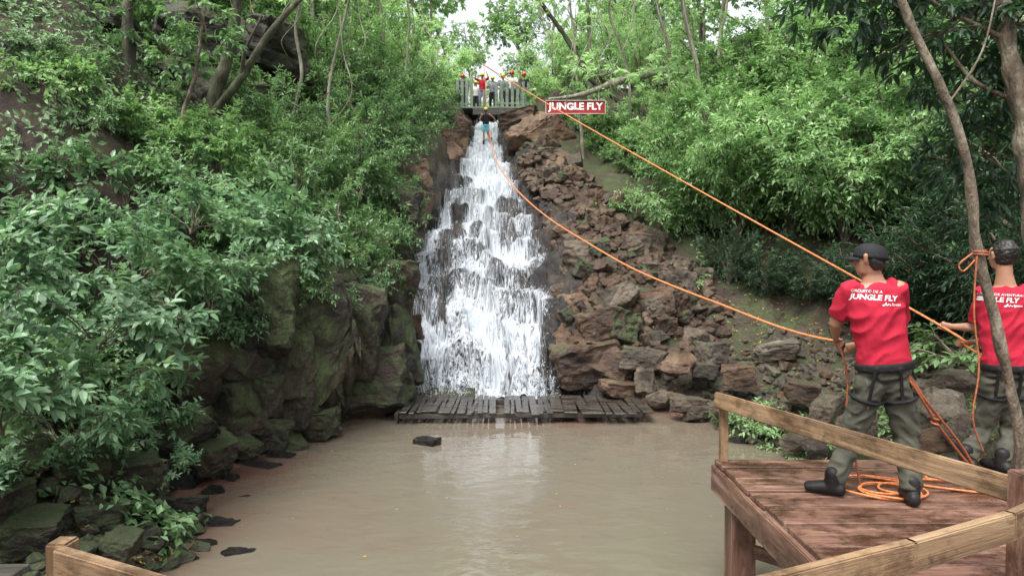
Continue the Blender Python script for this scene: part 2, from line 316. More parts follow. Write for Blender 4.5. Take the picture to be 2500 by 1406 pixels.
# ---------------------------------------------------------------- rocks
def rock_mesh(name,seed,mat,blocky=True,ca=.05):
    r=random.Random(seed); bm=bmesh.new()
    pts=[]
    if blocky:
        for sx_ in(-1,1):
            for sy_ in(-1,1):
                for sz_ in(-1,1): pts.append(Vector((sx_*r.uniform(.55,1),sy_*r.uniform(.55,1),sz_*r.uniform(.5,1))))
        for k in range(6): pts.append(Vector((r.uniform(-1.1,1.1),r.uniform(-1.1,1.1),r.uniform(-1.1,1.1))))
    else:
        for k in range(22):
            p=Vector((r.gauss(0,1),r.gauss(0,1),r.gauss(0,1))).normalized(); pts.append(Vector((p.x,p.y,p.z))*r.uniform(.8,1.1))
    for p in pts: bm.verts.new(p*.5)
    h=bmesh.ops.convex_hull(bm,input=bm.verts); bmesh.ops.delete(bm,geom=[v for v in bm.verts if not v.link_faces],context='VERTS')
    bmesh.ops.dissolve_limit(bm,angle_limit=.2,verts=bm.verts,edges=bm.edges)
    bmesh.ops.bevel(bm,geom=bm.edges[:]+bm.verts[:],offset=.025,segments=1,affect='EDGES',profile=.6)
    bmesh.ops.triangulate(bm,faces=bm.faces[:])
    for k in range(4):
        es=[e for e in bm.edges if e.calc_length()>.065]
        if es: bmesh.ops.subdivide_edges(bm,edges=es,cuts=1); bmesh.ops.triangulate(bm,faces=[f for f in bm.faces if len(f.verts)>3])
    bm.normal_update(); off=Vector((seed*3.1,seed*1.7,0))
    for v in bm.verts:
        p=v.co*2.2+off; cell=noise.cell(Vector((p.x*.9+.4*p.z,p.y*.9,p.z*1.3+.3*p.x)))
        n=noise.fractal(v.co*3+off,1.0,2.0,4)*.045+(cell-.5)*ca-abs(noise.noise(v.co*5+off))*.05+noise.noise(v.co*14+off)*.014; v.co+=v.normal*n
    me=bpy.data.meshes.new(name); bm.to_mesh(me); bm.free(); me.materials.append(mat)
    for p in me.polygons: p.use_smooth=False
    return me
RM={}
for k,mt in dict(moss=R_MOSS,red=R_RED,grey=R_GREY,wet=R_WET,dark=R_DARK).items():
    RM[k]=[rock_mesh(k+'_rock',i*13+len(k),mt,(i%2==0),.015 if k=='moss' else .018) for i in range(5)]
RLAB=dict(moss='big mossy dark brown boulder',red='angular brown rock',grey='greyish brown angular rock',wet='wet black rock',dark='dark lichen covered cliff block')
def rock(kind,loc,size,rot=None,where='on the bank',group='rocks around the pool'):
    o=bpy.data.objects.new('boulder' if max(size)>.9 else 'rock',random.choice(RM[kind])); o.location=loc; o.scale=size
    o.rotation_euler=rot if rot is not None else (random.gauss(0,.25),random.gauss(0,.25),random.uniform(0,6.28)); link(o)
    tag(o,RLAB[kind]+' '+where,'rock',group); return o
def rp(kind,px,py,d,w,hh,dp=None,where='on the bank',tilt=0.):
    p=S(px,py,d); k=d/1500; dp=dp or max(w,hh)*.8
    return rock(kind,p,(w*k*1.15,dp*k,hh*k*1.15),(random.gauss(0,.15),tilt+random.gauss(0,.12),random.gauss(0,.35)),where)
for a in [(735,820,10.0,260,370,260),(630,760,9.3,210,250,260),(580,860,8.9,160,240,240),(800,740,10.9,190,240,240),(870,800,11.3,170,260,220),(925,720,11.8,130,160,200),(945,850,11.6,120,190,180),(905,940,11.3,190,170,180),(680,910,9.5,180,190,150),
          (775,960,10.1,120,190,130),(840,900,11.1,90,240,180),(700,1000,9.6,150,140,130),(560,1000,8.8,150,160,140),(490,900,8.3,170,180,200),(620,970,9.1,130,130,120),(960,950,11.7,80,120,130),(510,790,8.6,150,150,200),
          (760,1045,9.8,130,80,110),(700,1085,9.3,110,60,90),(655,1060,9.2,110,90,100),(800,1020,10.2,60,70,70),(430,1060,7.6,180,150,160),(90,1300,5.2,150,100,140),(240,1270,5.6,110,80,120),(0,1240,5.2,130,120,150),(170,1360,4.9,110,70,110),
          (330,1160,6.4,130,90,120),(300,1330,5.1,90,60,90),(40,1150,5.8,200,160,220),(200,1150,6,130,100,130),(520,1110,7.9,120,90,110),(590,1090,8.6,100,70,90),(980,520,15,110,110,150),(960,640,14,110,110,150)]:
    rp('moss',*a,where='at the foot of the overgrown bank')
for a in [(1080,390,22,110,80,100),(1110,320,25,80,80,90),(1010,450,19,100,90,100),(1015,510,17,70,90,90),(1110,350,23,70,60,60),(990,880,12.6,60,120,80),(965,740,12.8,90,70,90),
          (1005,800,12.3,60,60,60)]:
    rp('dark' if a[0]<1000 else 'red',*a,where='beside the waterfall')
for a in [(1310,350,22.5,180,140,140),(1340,420,20.5,150,100,130),(1275,300,25,110,60,100),(1290,430,21.3,90,110,90),(1450,820,13.4,170,100,140),(1420,890,12.7,190,120,140),(1390,760,13.6,110,90,100),
          (1540,790,13.8,150,80,130),(1520,710,14.6,150,80,120),(1480,900,12.4,130,100,100),(1390,830,13.,100,90,90)]:
    rp('red',*a,where='in the broken slope beside the fall')
for a in [(1740,870,12,75,70,70),(1655,890,11.8,100,65,80),(1690,830,12.8,80,60,60),(1575,935,11.8,50,70,40),(1610,975,11.7,70,50,60),(1680,990,11,90,45,60),(1720,910,11.6,60,45,50),(1890,860,12,110,50,70),(1800,920,11,90,60,60),
          (1560,880,12.4,110,60,80),(1510,950,12,90,40,60),(1770,1000,10.4,90,50,60),(1850,1030,10,80,60,60),(1960,960,9.6,80,60,70),(2020,1000,9,90,60,70),(2090,1040,8,90,80,80),(2300,1010,7.4,130,130,110),(2250,960,8.2,110,70,80),
          (2330,930,8.2,110,60,80),(1940,1080,8.8,90,50,50),(1990,1095,8.4,70,50,50),(2270,1080,6.6,120,70,90),(2350,1060,6.4,100,90,90),(1700,1010,10.9,60,35,50),(1900,1050,9.5,70,50,50)]:
    rp('grey' if random.random()<.7 else 'red',*a,where='on the stony shore')
for a in [(1045,1088,9.5,66,40,44),(565,1372,5.8,120,70,60),(530,1290,6.5,100,64,60),(455,1245,6.9,60,44,40),(585,1225,7.3,76,34,40),(630,1138,8.5,120,40,60),(430,1385,5.6,100,40,50),(400,1330,6,60,40,40),
          (1800,1080,9.6,70,32,40),(1865,1062,9.9,60,30,40),(450,1180,7.6,70,50,50),(400,1430,5.5,90,40,50),(620,1262,6.9,60,28,30),(500,1340,6,66,40,40),(690,1120,8.9,80,36,50),(520,1200,7.4,56,36,40),(560,1170,7.9,60,34,40)]:
    rp('wet',*a,where='sticking out of the pool')
for a in [(470,110,15.5,200,180,240),(300,170,14.5,200,120,240),(180,270,13,180,110,200),(350,290,13.5,160,120,200),(80,90,14,180,150,240),(560,260,14.5,130,150,200),(230,60,15.5,180,110,200),(660,120,17,140,130,200),(60,200,13,160,100,180),(450,260,14.5,140,110,180),(400,190,14.8,140,100,160)]:
    rp('dark',*a,where='in the cliff above the bushes')
def scatter(n,pxr,dr,sr,kinds,grp,cond=lambda x,d,py:True,lift=.1,flat=.7):
    k=0;t=0
    while k<n and t<20000:
        t+=1; d=random.uniform(*dr); px=random.uniform(*pxr); x=(px-1250)/1500*d; z=float(H(x,d)); py=660-z/d*1500
        if z<WATER-.12 or not cond(x,d,py): continue
        s=random.uniform(*sr)*(random.random()*.8+.6); rock(random.choice(kinds),(x,d,z+s*lift),(s*1.2,s,s*flat),where='among loose stones',group=grp); k+=1
tal=lambda x,d,py:x>float(WR(d))+.15 and py<930 and x<WR(d)+1.8+max(19-d,0)*.45
scatter(100,(1290,1720),(12.6,22),(.35,.72),['red','grey','red','grey','moss'],'broken rocks on the slope',tal,.12,.95)
scatter(52,(1440,2080),(9.2,13),(.12,.34),['grey','red'],'loose stones',lambda x,d,py:py<1080)
scatter(14,(250,620),(5.4,8.2),(.12,.3),['dark','wet'],'loose stones')
def rubble(name,n,cond,pxr,dr,sr,mat,label,seed):
    r=np.random.default_rng(seed); bases=[]
    for k in range(6):
        bm=bmesh.new()
        for q in range(18):
            p=Vector(r.normal(0,1,3)).normalized()*r.uniform(.4,.55); bm.verts.new(Vector((p.x*1.2,p.y,p.z*.85)))
        bmesh.ops.convex_hull(bm,input=bm.verts); bmesh.ops.delete(bm,geom=[v for v in bm.verts if not v.link_faces],context='VERTS'); bmesh.ops.triangulate(bm,faces=bm.faces[:]); bm.verts.index_update()
        bases.append((np.array([tuple(v.co) for v in bm.verts]),np.array([[v.index for v in f.verts] for f in bm.faces]))); bm.free()
    acc=Acc(); k=0;t=0
    while k<n and t<n*30:
        t+=1; d=r.uniform(*dr); x=(r.uniform(*pxr)-1250)/1500*d; z=float(H(x,d)); py=660-z/d*1500
        if z<WATER-.05 or not cond(x,d,py): continue
        s=r.uniform(*sr); a,b_=r.uniform(0,6.28),r.normal(0,.5); M=np.array(Matrix.Rotation(a,3,'Z')@Matrix.Rotation(b_,3,'X')); V,T=bases[k%6]; acc.add((V*s)@M.T+np.array([x,d,z+s*.15]),T); k+=1
    o=obj(name,acc.mesh(name,[mat])); o['kind']='stuff'; tag(o,label,'rubble'); return o
rubble('rubble',1500,tal,(1270,1780),(12.5,24),(.1,.38),R_RED,'small broken brown stones filling the slope beside the fall',1)
rubble('shore_rubble',1300,lambda x,d,py:py<1090,(1420,2350),(7,13),(.05,.2),R_GREY,'small grey brown stones on the shore',2)
rubble('bank_rubble',900,lambda x,d,py:py>1000,(60,640),(4.6,9),(.05,.2),R_DARK,'small dark stones on the muddy edge',3)
# ---------------------------------------------------------------- wood
def woodmat(name,a,b_,c_,wet=0.,rough=.6):
    m,nt,b=newmat(name); v=coords(nt,'Object',(.35,5,5)); f=noi(nt,v,3,8,.72,.8); c=ramp(nt,f,[(.3,a),(.52,b_),(.72,c_)])
    v2=coords(nt,'Object',(.8,1.4,1.4)); f2=noi(nt,v2,2.6,7,.75); wm=mth(nt,'MULTIPLY',nd(nt,'ShaderNodeMapRange',{'Value':f2,'From Min':.46,'From Max':.58}).outputs[0],wet)
    c=mixc(nt,wm,c,mixc(nt,1.,c,(.33,.29,.26,1),'MULTIPLY'))
    f3=noi(nt,coords(nt,'Object',(1,1,1)),9,4,.65); c=mixc(nt,nd(nt,'ShaderNodeMapRange',{'Value':f3,'From Min':.58,'From Max':.7,'To Max':.65}).outputs[0],c,(.035,.024,.018,1))
    nt.links.new(c,b.inputs['Base Color']); nt.links.new(mth(nt,'MULTIPLY_ADD',wm,-.3,rough),b.inputs['Roughness']); bump(nt,b,f,.7,.014); return m
W_DECK=woodmat('red_brown_deck_wood',(.055,.026,.018),(.16,.083,.058),(.31,.19,.14),.95,.5)
W_RAIL=woodmat('tan_rail_wood',(.1,.06,.035),(.26,.165,.09),(.4,.29,.175),.85,.65)
W_WET=woodmat('wet_dark_plank',(.02,.018,.016),(.055,.048,.04),(.13,.11,.09),.6,.3)
W_GREEN=woodmat('weathered_green_paint',(.1,.13,.1),(.2,.25,.19),(.32,.36,.28),.3,.7)
def beam(name,p0,p1,w,h,mat,par,up=Vector((0,0,1)),bev=.008):
    p0=Vector(p0);p1=Vector(p1); L=(p1-p0).length; xx=(p1-p0).normalized()
    if abs(xx.dot(up))>.95: up=Vector((0,1,0))
    yy=up.cross(xx).normalized(); zz=xx.cross(yy)
    bm=bmesh.new(); bmesh.ops.create_cube(bm,size=1); 
    for v in bm.verts: v.co=Vector((v.co.x*L,v.co.y*w,v.co.z*h))
    bmesh.ops.bevel(bm,geom=bm.edges[:],offset=min(bev,w*.3,h*.3),segments=2,affect='EDGES')
    me=bpy.data.meshes.new(name); bm.to_mesh(me); bm.free(); me.materials.append(mat)
    o=obj(name,me); M=Matrix((xx,yy,zz)).transposed().to_4x4(); M.translation=(p0+p1)/2
    if par is not None:
        o.parent=par; o.matrix_parent_inverse=Matrix.Translation(par.location).inverted()
    o.matrix_basis=M; return o
def planks(name,boxes,mat,par,rnd=.004,rz=.003):
    bm=bmesh.new()
    for (cx,cy,cz,sx_,sy_,sz_) in boxes:
        r=bmesh.ops.create_cube(bm,size=1,matrix=Matrix.Translation((cx,cy,cz+random.uniform(-rnd,rnd)))@Matrix.Rotation(random.gauss(0,rz),4,'Z')@Matrix.Diagonal((sx_,sy_,sz_,1)))
    bmesh.ops.bevel(bm,geom=bm.edges[:],offset=.005,segments=1,affect='EDGES')
    me=bpy.data.meshes.new(name); bm.to_mesh(me); bm.free(); me.materials.append(mat); o=obj(name,me)
    if par is not None: child(o,par)
    return o
dk=empty('wooden_deck',(1.72,5.1,DECK),'weathered red brown plank deck on square legs over the pool','deck')
bx=[];y=5.1
while y>1.0:
    w=random.uniform(.2,.31); bx.append((3.55,y-w/2,DECK-.02,3.7+random.uniform(-.03,.03),w-.022,.04)); y-=w
planks('deck_board',bx,W_DECK,dk,.006)
beam('fascia',(1.695,5.12,DECK-.155),(1.695,1.0,DECK-.155),.045,.22,W_DECK,dk); beam('fascia',(1.72,5.13,DECK-.155),(5.4,5.13,DECK-.155),.045,.22,W_DECK,dk)
for x_,y_ in((1.85,4.93),(1.85,2.6),(3.6,4.93),(5.2,4.93)): beam('leg',(x_,y_,DECK-.05),(x_,y_,WATER-.6),.19,.19,W_DECK,dk)
beam('brace',(1.9,4.75,DECK-.62),(2.6,4.1,DECK-.62),.05,.1,W_DECK,dk); beam('brace',(1.85,4.9,DECK-.3),(1.85,2.6,DECK-.3),.08,.1,W_DECK,dk)
fr=empty('wooden_railing',(1.69,5.03,DECK),'stained tan board railing with a short post along the deck edge','railing')
a0=S(1748,975,5.02); a1=S(2540,1215,2.86)
beam('rail',a0,a1,.045,.125,W_RAIL,fr); beam('post',(1.745,5.03,DECK),(1.745,5.03,a0.z-.01),.07,.045,W_RAIL,fr)
cp=Vector((2.43,2.86,0)); beam('post',(cp.x,cp.y,DECK),(cp.x,cp.y,a1.z+.12),.12,.12,W_DECK,fr)
nr=empty('wooden_railing',(0,1.7,DECK),'long tan handrail board around the viewing deck','railing')
pts=[(2.36,2.62,-1.0),(1.95,2.38,-1.0),(1.4,2.13,-1.0),(.75,1.86,-1.0),(.1,1.6,-1.0),(-.5,1.6,-1.0),(-1.0,1.84,-1.005),(-1.54,2.07,-1.0)]
for i in range(len(pts)-1):
    e=(Vector(pts[i+1])-Vector(pts[i])).normalized()*.012; beam('rail',Vector(pts[i])-e,Vector(pts[i+1])+e,.04,.11,W_RAIL,nr,bev=.005)
beam('post',(-1.57,2.12,DECK-.02),(-1.57,2.12,-.94),.075,.075,W_RAIL,nr)
vd=empty('viewing_deck',(0,0,DECK),'grey brown plank deck where visitors stand','deck')
bx=[(0,1.45-.21*i,DECK-.025,4.6,.2,.04) for i in range(13)]; planks('deck_board',bx,W_DECK,vd)
bx=[(-3.1,3.2-.16*i,DECK-.02,1.0,.15,.04) for i in range(14)]; planks('deck_board',bx,W_WET,vd)
for x_,y_ in((-2.2,1.4),(2.0,1.0),(-2.75,3.0),(-2.2,-1)): beam('leg',(x_,y_,DECK-.05),(x_,y_,WATER-.7),.14,.14,W_DECK,vd)
WK=-2.5
wk=empty('plank_walkway',(0,11.3,WK),'wet weathered plank walkway at the foot of the waterfall','walkway')
bx=[];x=-1.98
while x<2.35:
    w=random.uniform(.08,.17) if x<.7 else random.uniform(.13,.26); 
    if random.random()>.08: bx.append((x+w/2,11.45+random.uniform(-.07,.07),WK,w-.02,1.45+random.uniform(-.1,.1),.028))
    x+=w
planks('walkway_board',bx,W_WET,wk,.014,.025)
beam('edge_beam',(-1.98,10.76,WK-.07),(2.32,10.86,WK-.06),.05,.08,W_WET,wk); beam('edge_beam',(-1.95,12.0,WK-.08),(2.3,12.0,WK-.08),.06,.1,W_WET,wk)
beam('side_beam',(-2.03,10.7,WK-.06),(-2.03,12.1,WK-.06),.06,.12,W_WET,wk)
for x_ in(-1.85,-.35,.65,2.2): beam('leg',(x_,10.9,WK-.05),(x_+random.uniform(-.03,.03),10.9,-3.1),.05,.05,W_WET,wk)
# ---------------------------------------------------------------- top platform, sign
tp=empty('viewing_platform',(-.9,28,7.6),'small timber platform spanning the top of the waterfall','platform')
PZ=S(1200,266,28).z
planks('platform_floor',[(-2.45+.2*i+.1,28.6,PZ,.19,1.7,.07) for i in range(17)],W_GREEN,tp)
beam('beam',(-1.75,27.75,PZ-.2),(.35,27.75,PZ-.2),.12,.28,W_WET,tp); beam('beam',(-2.0,29.3,PZ-.2),(.35,29.3,PZ-.2),.12,.28,W_WET,tp)
for xx_ in(-2.3,.72):
    for yy_ in(27.9,29.3): beam('post',(xx_,yy_,PZ-.05),(xx_,yy_,float(H(xx_,yy_))-1.),.14,.14,W_WET,tp)
def picket(name,pxs,d,y0,y1,lab):
    zt=S(0,y0,d).z; zb_=S(0,y1,d).z; bs=[]
    x0=(pxs[0]-1250)/1500*d; x1=(pxs[1]-1250)/1500*d; n=pxs[2]
    e=empty('picket_fence',(x0,d,zb_),lab,'fence','picket fences on the platform')
    planks('picket',[(x0+(x1-x0)*i/(n-1),d,(zt+zb_)/2+random.uniform(-.03,.03),.135,.03,zt-zb_) for i in range(n)],W_GREEN,e)
    planks('rail',[((x0+x1)/2,d+.05,zb_+.25,x1-x0+.1,.05,.09),((x0+x1)/2,d+.05,zt-.3,x1-x0+.1,.05,.09)],W_GREEN,e); return e
picket('f',(1118,1152,4),27.9,194,268,'weathered green picket fence at the platform edge'); picket('f',(1212,1290,7),27.85,200,266,'weathered green picket fence in front of waiting visitors')
RED=simple('red_sign_paint',[(.3,(.2,.018,.022)),(.7,(.33,.035,.04))],3,.7,.2,spec=.2); WHITE=simple('white_paint',[(.3,(.62,.62,.6)),(.7,(.85,.85,.83))],6,.6,0)
CREAM=simple('pale_sign_border',[(.3,(.4,.3,.25)),(.7,(.6,.52,.45))],8,.7,0)
def text_mesh(s,size,off=0.,sub=0,font_shear=0.,sp=1.):
    cu=bpy.data.curves.new('txt','FONT'); cu.body=s; cu.size=size; cu.offset=off; cu.shear=font_shear; cu.space_character=sp; cu.resolution_u=3
    o=bpy.data.objects.new('txt',cu); link(o); dg=bpy.context.evaluated_depsgraph_get(); me=bpy.data.meshes.new_from_object(o.evaluated_get(dg)); bpy.data.objects.remove(o)
    bm=bmesh.new(); bm.from_mesh(me); bmesh.ops.triangulate(bm,faces=bm.faces[:])
    for k in range(sub): bmesh.ops.subdivide_edges(bm,edges=bm.edges[:],cuts=1,use_grid_fill=False)
    bm.to_mesh(me); bm.free(); return me
sd=20.; sc=S(1405,263,sd); sg=empty('sign',sc,'red wooden sign with white capital lettering hanging from a branch','sign')
sw,sh=142/1500*sd,30/1500*sd
o=beam('sign_board',sc-Vector((sw/2,0,0)),sc+Vector((sw/2,0,0)),.05,sh,RED,sg)
planks('frame',[(sc.x,sc.y-.02,sc.z+sh/2+.01,sw+.04,.07,.02),(sc.x,sc.y-.02,sc.z-sh/2-.01,sw+.04,.07,.02),(sc.x-sw/2-.01,sc.y-.02,sc.z,.02,.07,sh-.004),(sc.x+sw/2+.01,sc.y-.02,sc.z,.02,.07,sh-.004)],CREAM,sg,0,0)
tm=text_mesh('JUNGLE FLY',1,.034,1); xsn=[v.co.x for v in tm.vertices]; ysn=[v.co.y for v in tm.vertices]; fx=(sw*.94)/(max(xsn)-min(xsn)); fy=sh*.76/(max(ysn)-min(ysn))
for v in tm.vertices:
    q=noise.noise(Vector((v.co.x*2,0,3)))*.06
    v.co=Vector((sc.x-sw*.47+(v.co.x-min(xsn))*fx, sc.y-.03, sc.z-sh*.38+(v.co.y-min(ysn)+q)*fy))
tm.materials.clear(); tm.materials.append(WHITE); o=obj('lettering',tm); child(o,sg)
STR=simple('string',[(.3,(.3,.28,.22)),(.7,(.4,.38,.3))],5,.8,0)
for q_ in(1350,1462):
    o=tube_obj('hanging_cord',[S(q_,249,sd),S(q_,244 if q_<1400 else 222,sd)],.012,STR,5,2); child(o,sg)
# ---------------------------------------------------------------- people
SKIN=simple('skin',[(.3,(.3,.15,.09)),(.7,(.38,.2,.13))],6,.5,.05); 
def cloth(name,a,b_,rough=.85): return simple(name,[(.3,a),(.7,b_)],5,rough,.5,.012,spec=.2)
C_RED=cloth('red_polo_cloth',(.33,.012,.03),(.43,.02,.045)); C_PANT=cloth('grey_green_cargo_cloth',(.045,.046,.036),(.08,.08,.06)); C_BLACK=cloth('black_fabric',(.008,.008,.009),(.018,.018,.02),.75)
C_BLUE=cloth('pale_blue_fabric',(.12,.42,.5),(.18,.5,.6)); C_DARK=cloth('dark_fabric',(.02,.022,.03),(.04,.04,.05)); C_WHITE=cloth('white_fabric',(.5,.5,.5),(.6,.6,.6)); C_GREY=cloth('grey_fabric',(.15,.17,.2),(.22,.24,.28))
H_RED=simple('red_helmet_plastic',[(.3,(.6,.03,.02)),(.7,(.65,.05,.03))],3,.3,0); H_YEL=simple('yellow_helmet_plastic',[(.3,(.65,.5,.03)),(.7,(.75,.6,.05))],3,.3,0)
HAIR=simple('dark_hair',[(.3,(.008,.006,.005)),(.7,(.02,.016,.013))],30,.5,.6,.004); EYE=simple('eye',[(.3,(.01,.01,.01)),(.7,(.02,.02,.02))],3,.2,0); ROPE=simple('orange_rope',[(.4,(.5,.13,.04)),(.6,(.75,.25,.09))],60,.7,.4,.003)
ROPE2=simple('dark_orange_rope',[(.4,(.22,.06,.025)),(.6,(.4,.12,.05))],60,.7,.4,.003)
SHOE=cloth('black_boot',(.01,.01,.01),(.022,.02,.02),.5)
def loft(P,R,side,s=14,flat=1.):
    P=[Vector(p) for p in P]; n=len(P); side=Vector(side)
    T=[(P[min(i+1,n-1)]-P[max(i-1,0)]).normalized() for i in range(n)]
    rings=[]
    def ring(p,t,a,b_):
        sd_=(side-t*side.dot(t)); sd_=sd_.normalized() if sd_.length>1e-3 else t.orthogonal().normalized()
        f=t.cross(sd_); rings.append([p+sd_*math.cos(k*2*math.pi/s)*a+f*math.sin(k*2*math.pi/s)*b_ for k in range(s)])
    R=[(r,r) if not isinstance(r,tuple) else r for r in R]
    for th in(80,50,25): a,b_=R[0]; rr=min(a,b_)*flat; t=math.radians(th); ring(P[0]-T[0]*rr*math.sin(t),T[0],a*math.cos(t),b_*math.cos(t))
    for p,t,(a,b_) in zip(P,T,R): ring(p,t,a,b_)
    for th in(25,50,80): a,b_=R[-1]; rr=min(a,b_)*flat; t=math.radians(th); ring(P[-1]+T[-1]*rr*math.sin(t),T[-1],a*math.cos(t),b_*math.cos(t))
    V=[v for r in rings for v in r]; F=[]
    for i in range(len(rings)-1):
        for k in range(s): F.append((i*s+k,i*s+(k+1)%s,(i+1)*s+(k+1)%s,(i+1)*s+k))
    F.append(tuple(range(s-1,-1,-1))); F.append(tuple(range(len(V)-s,len(V)))); return V,F
def fuse(name,parts,vox,mat,par,sm_it=3,wr=0.,wf_=7.):
    V=[];F=[]
    for v,f in parts: n=len(V); V+=v; F+=[tuple(i+n for i in q) for q in f]
    o=obj(name,py_mesh(name,V,F,[])); md=o.modifiers.new('r','REMESH'); md.mode='VOXEL'; md.voxel_size=vox
    if sm_it: m2=o.modifiers.new('s','SMOOTH'); m2.iterations=sm_it; m2.factor=.5
    dg=bpy.context.evaluated_depsgraph_get(); me=bpy.data.meshes.new_from_object(o.evaluated_get(dg)); bpy.data.objects.remove(o)
    if wr:
        ns=[v.normal.copy() for v in me.vertices]
        for v,n in zip(me.vertices,ns):
            c=v.co; q=noise.noise(Vector((c.x*wf_+c.z*wf_*.5,c.y*wf_,c.z*wf_*1.5))+Vector((0,0,1.3*math.sin(c.x*9)))); q=(1-abs(q)*2.6); v.co=c+n*wr*(q-.5)
    me.materials.clear(); me.materials.append(mat)
    for p in me.polygons: p.use_smooth=True
    me.name=name; o=obj(name,me); child(o,par); return o
def pose(base,yaw,h,arms='down',lean=0.):
    J={}; c,s=math.cos(yaw),math.sin(yaw)
    def W(x,y,z): y=y+lean*z; return Vector(base)+Vector((x*c-y*s,x*s+y*c,z))*h
    J.update(pel=W(0,0,.53),wai=W(0,.0,.6),che=W(0,.005,.72),shc=W(0,0,.81),neck=W(0,0,.85),head=W(0,.012,.93),shL=W(-.105,0,.808),shR=W(.105,0,.808),hipL=W(-.052,0,.51),hipR=W(.052,0,.51),
      knL=W(-.06,.02,.28),knR=W(.06,.02,.28),anL=W(-.065,0,.05),anR=W(.065,0,.05))
    if arms=='up': J.update(elL=W(-.2,.05,.84),elR=W(.2,.05,.84),haL=W(-.15,.1,.97),haR=W(.15,.1,.97))
    elif arms=='rail': J.update(elL=W(-.15,.03,.66),elR=W(.15,.03,.66),haL=W(-.12,.15,.66),haR=W(.12,.15,.66))
    elif arms=='out': J.update(elL=W(-.17,.03,.68),elR=W(.2,.03,.74),haL=W(-.12,.15,.66),haR=W(.3,.1,.64))
    else: J.update(elL=W(-.14,-.01,.63),elR=W(.14,-.01,.63),haL=W(-.14,.05,.5),haR=W(.14,.05,.5))
    f=Vector((-s,c,0)); J['face']=f; J['ftL']=f; J['ftR']=f; return J
def person(J,h,vox,top,legs,head,label,sleeve=.55,shorts=False,fingers=True,hairlong=False,belt=False,back=None):
    k=h/1.75; base=(J['anL']+J['anR'])/2; base=Vector((base.x,base.y,min(J['anL'].z,J['anR'].z)-.08*k))
    e=empty('person',base,label,'person'); sd_=(J['shR']-J['shL']).normalized(); hd=J['face'].normalized(); hs=hd.cross(Vector((0,0,1))).normalized()
    up=(J['shc']-J['pel']).normalized(); ff=up.cross(sd_).normalized()
    K=lambda *a: tuple((x*k,y*k) for x,y in a)
    def chain(a,b_,c_,r,s_=sd_):
        m1=a.lerp(b_,.5); m2=b_.lerp(c_,.4); return loft([a,m1,b_,m2,c_],[x*k for x in r],s_,12)
    P=[]; hc=J['head']
    z=Vector((0,0,1))
    P.append(loft([hc-z*.085*k+hd*.02*k,hc-z*.04*k+hd*.012*k,hc,hc+z*.04*k-hd*.005*k,hc+z*.056*k-hd*.01*k],K((.05,.062),(.066,.08),(.074,.092),(.07,.088),(.054,.07)),hs,14,.7))
    P.append(loft([hc-z*.0*k+hd*.09*k,hc-z*.028*k+hd*.108*k],[.009*k,.014*k],hs,8))
    P.append(loft([hc-z*.055*k+hd*.088*k-hs*.018*k,hc-z*.055*k+hd*.088*k+hs*.018*k],[.007*k,.007*k],z,8))
    for s_ in(-1,1): P.append(loft([hc+hs*s_*.076*k-z*.03*k,hc+hs*s_*.082*k+z*.015*k],[.01*k,.015*k],hd,8))
    P.append(loft([hc-z*.06*k-hd*.02*k,J['neck'],J['shc']],K((.052,.055),(.055,.056),(.075,.06)),sd_))
    P.append(loft([J['pel'],J['wai'],J['che'],J['shc']-up*.04*k,J['shc']],K((.14,.095),(.125,.09),(.15,.1),(.155,.085),(.08,.06)),sd_,14,.4))
    for q in'LR':
        P.append(chain(J['sh'+q],J['el'+q],J['ha'+q],(.05,.047,.04,.038,.025)))
        P.append(chain(J['hip'+q],J['kn'+q],J['an'+q],(.075,.07,.053,.05,.038)))
        hand=J['ha'+q]; d=(hand-J['el'+q]).normalized(); grip=J.get('grip'+q,d.cross(sd_).normalized() if abs(d.dot(sd_))<.9 else z.copy()).normalized(); pn=d.cross(grip).normalized()
        palm=hand+d*.045*k; P.append(loft([hand,palm+d*.03*k],K((.024,.018),(.04,.015)),grip,10))
        if fingers:
            for i,(o_,l) in enumerate(((-.03,.072),(-.01,.082),(.01,.078),(.03,.062))):
                b0=palm+d*.03*k+grip*o_*k; b1=b0+(d*.8+pn*.45)*l*.45*k; b2=b1+(d*.1+pn*1.)*l*.35*k; b3=b2+(-d*.75+pn*.35)*l*.3*k
                P.append(loft([b0-d*.01*k,b0,b1,b2,b3],[.0095*k,.0095*k,.009*k,.0085*k,.0075*k],grip,8))
            t0=hand+d*.02*k-grip*.03*k; t1=t0+(d*.5-grip*.6+pn*.4).normalized()*.035*k; t2=t1+(d*.5+pn*.9).normalized()*.03*k
            P.append(loft([t0,t1,t2],[.013*k,.011*k,.009*k],d.cross(grip),8))
        else: P.append(loft([palm,palm+d*.05*k+pn*.02*k],[.028*k,.02*k],grip,8))
    fuse('body',P,vox,SKIN,e,2)
    Q=[loft([J['pel']-up*.005*k,J['wai'],J['che'],J['shc']-up*.045*k,J['shc']+up*.002],K((.166,.125),(.154,.116),(.172,.124),(.182,.102),(.085,.07)),sd_,20,.12)]
    for q in'LR':
        a,b_=J['sh'+q],J['el'+q]
        if sleeve>0: Q.append(loft([a.lerp(J['shc'],.35),a,a.lerp(b_,sleeve*.5),a.lerp(b_,sleeve*1.45)],[.058*k,.064*k,.063*k,.066*k],sd_,14,.3))
    shirt=fuse('shirt',Q,max(vox,.009),top,e,4,.011*k if vox<.012 else 0,6)
    Q=[loft([J['pel']-up*.04*k,J['pel']+up*.03*k],K((.158,.12),(.152,.115)),sd_,20,.5)]
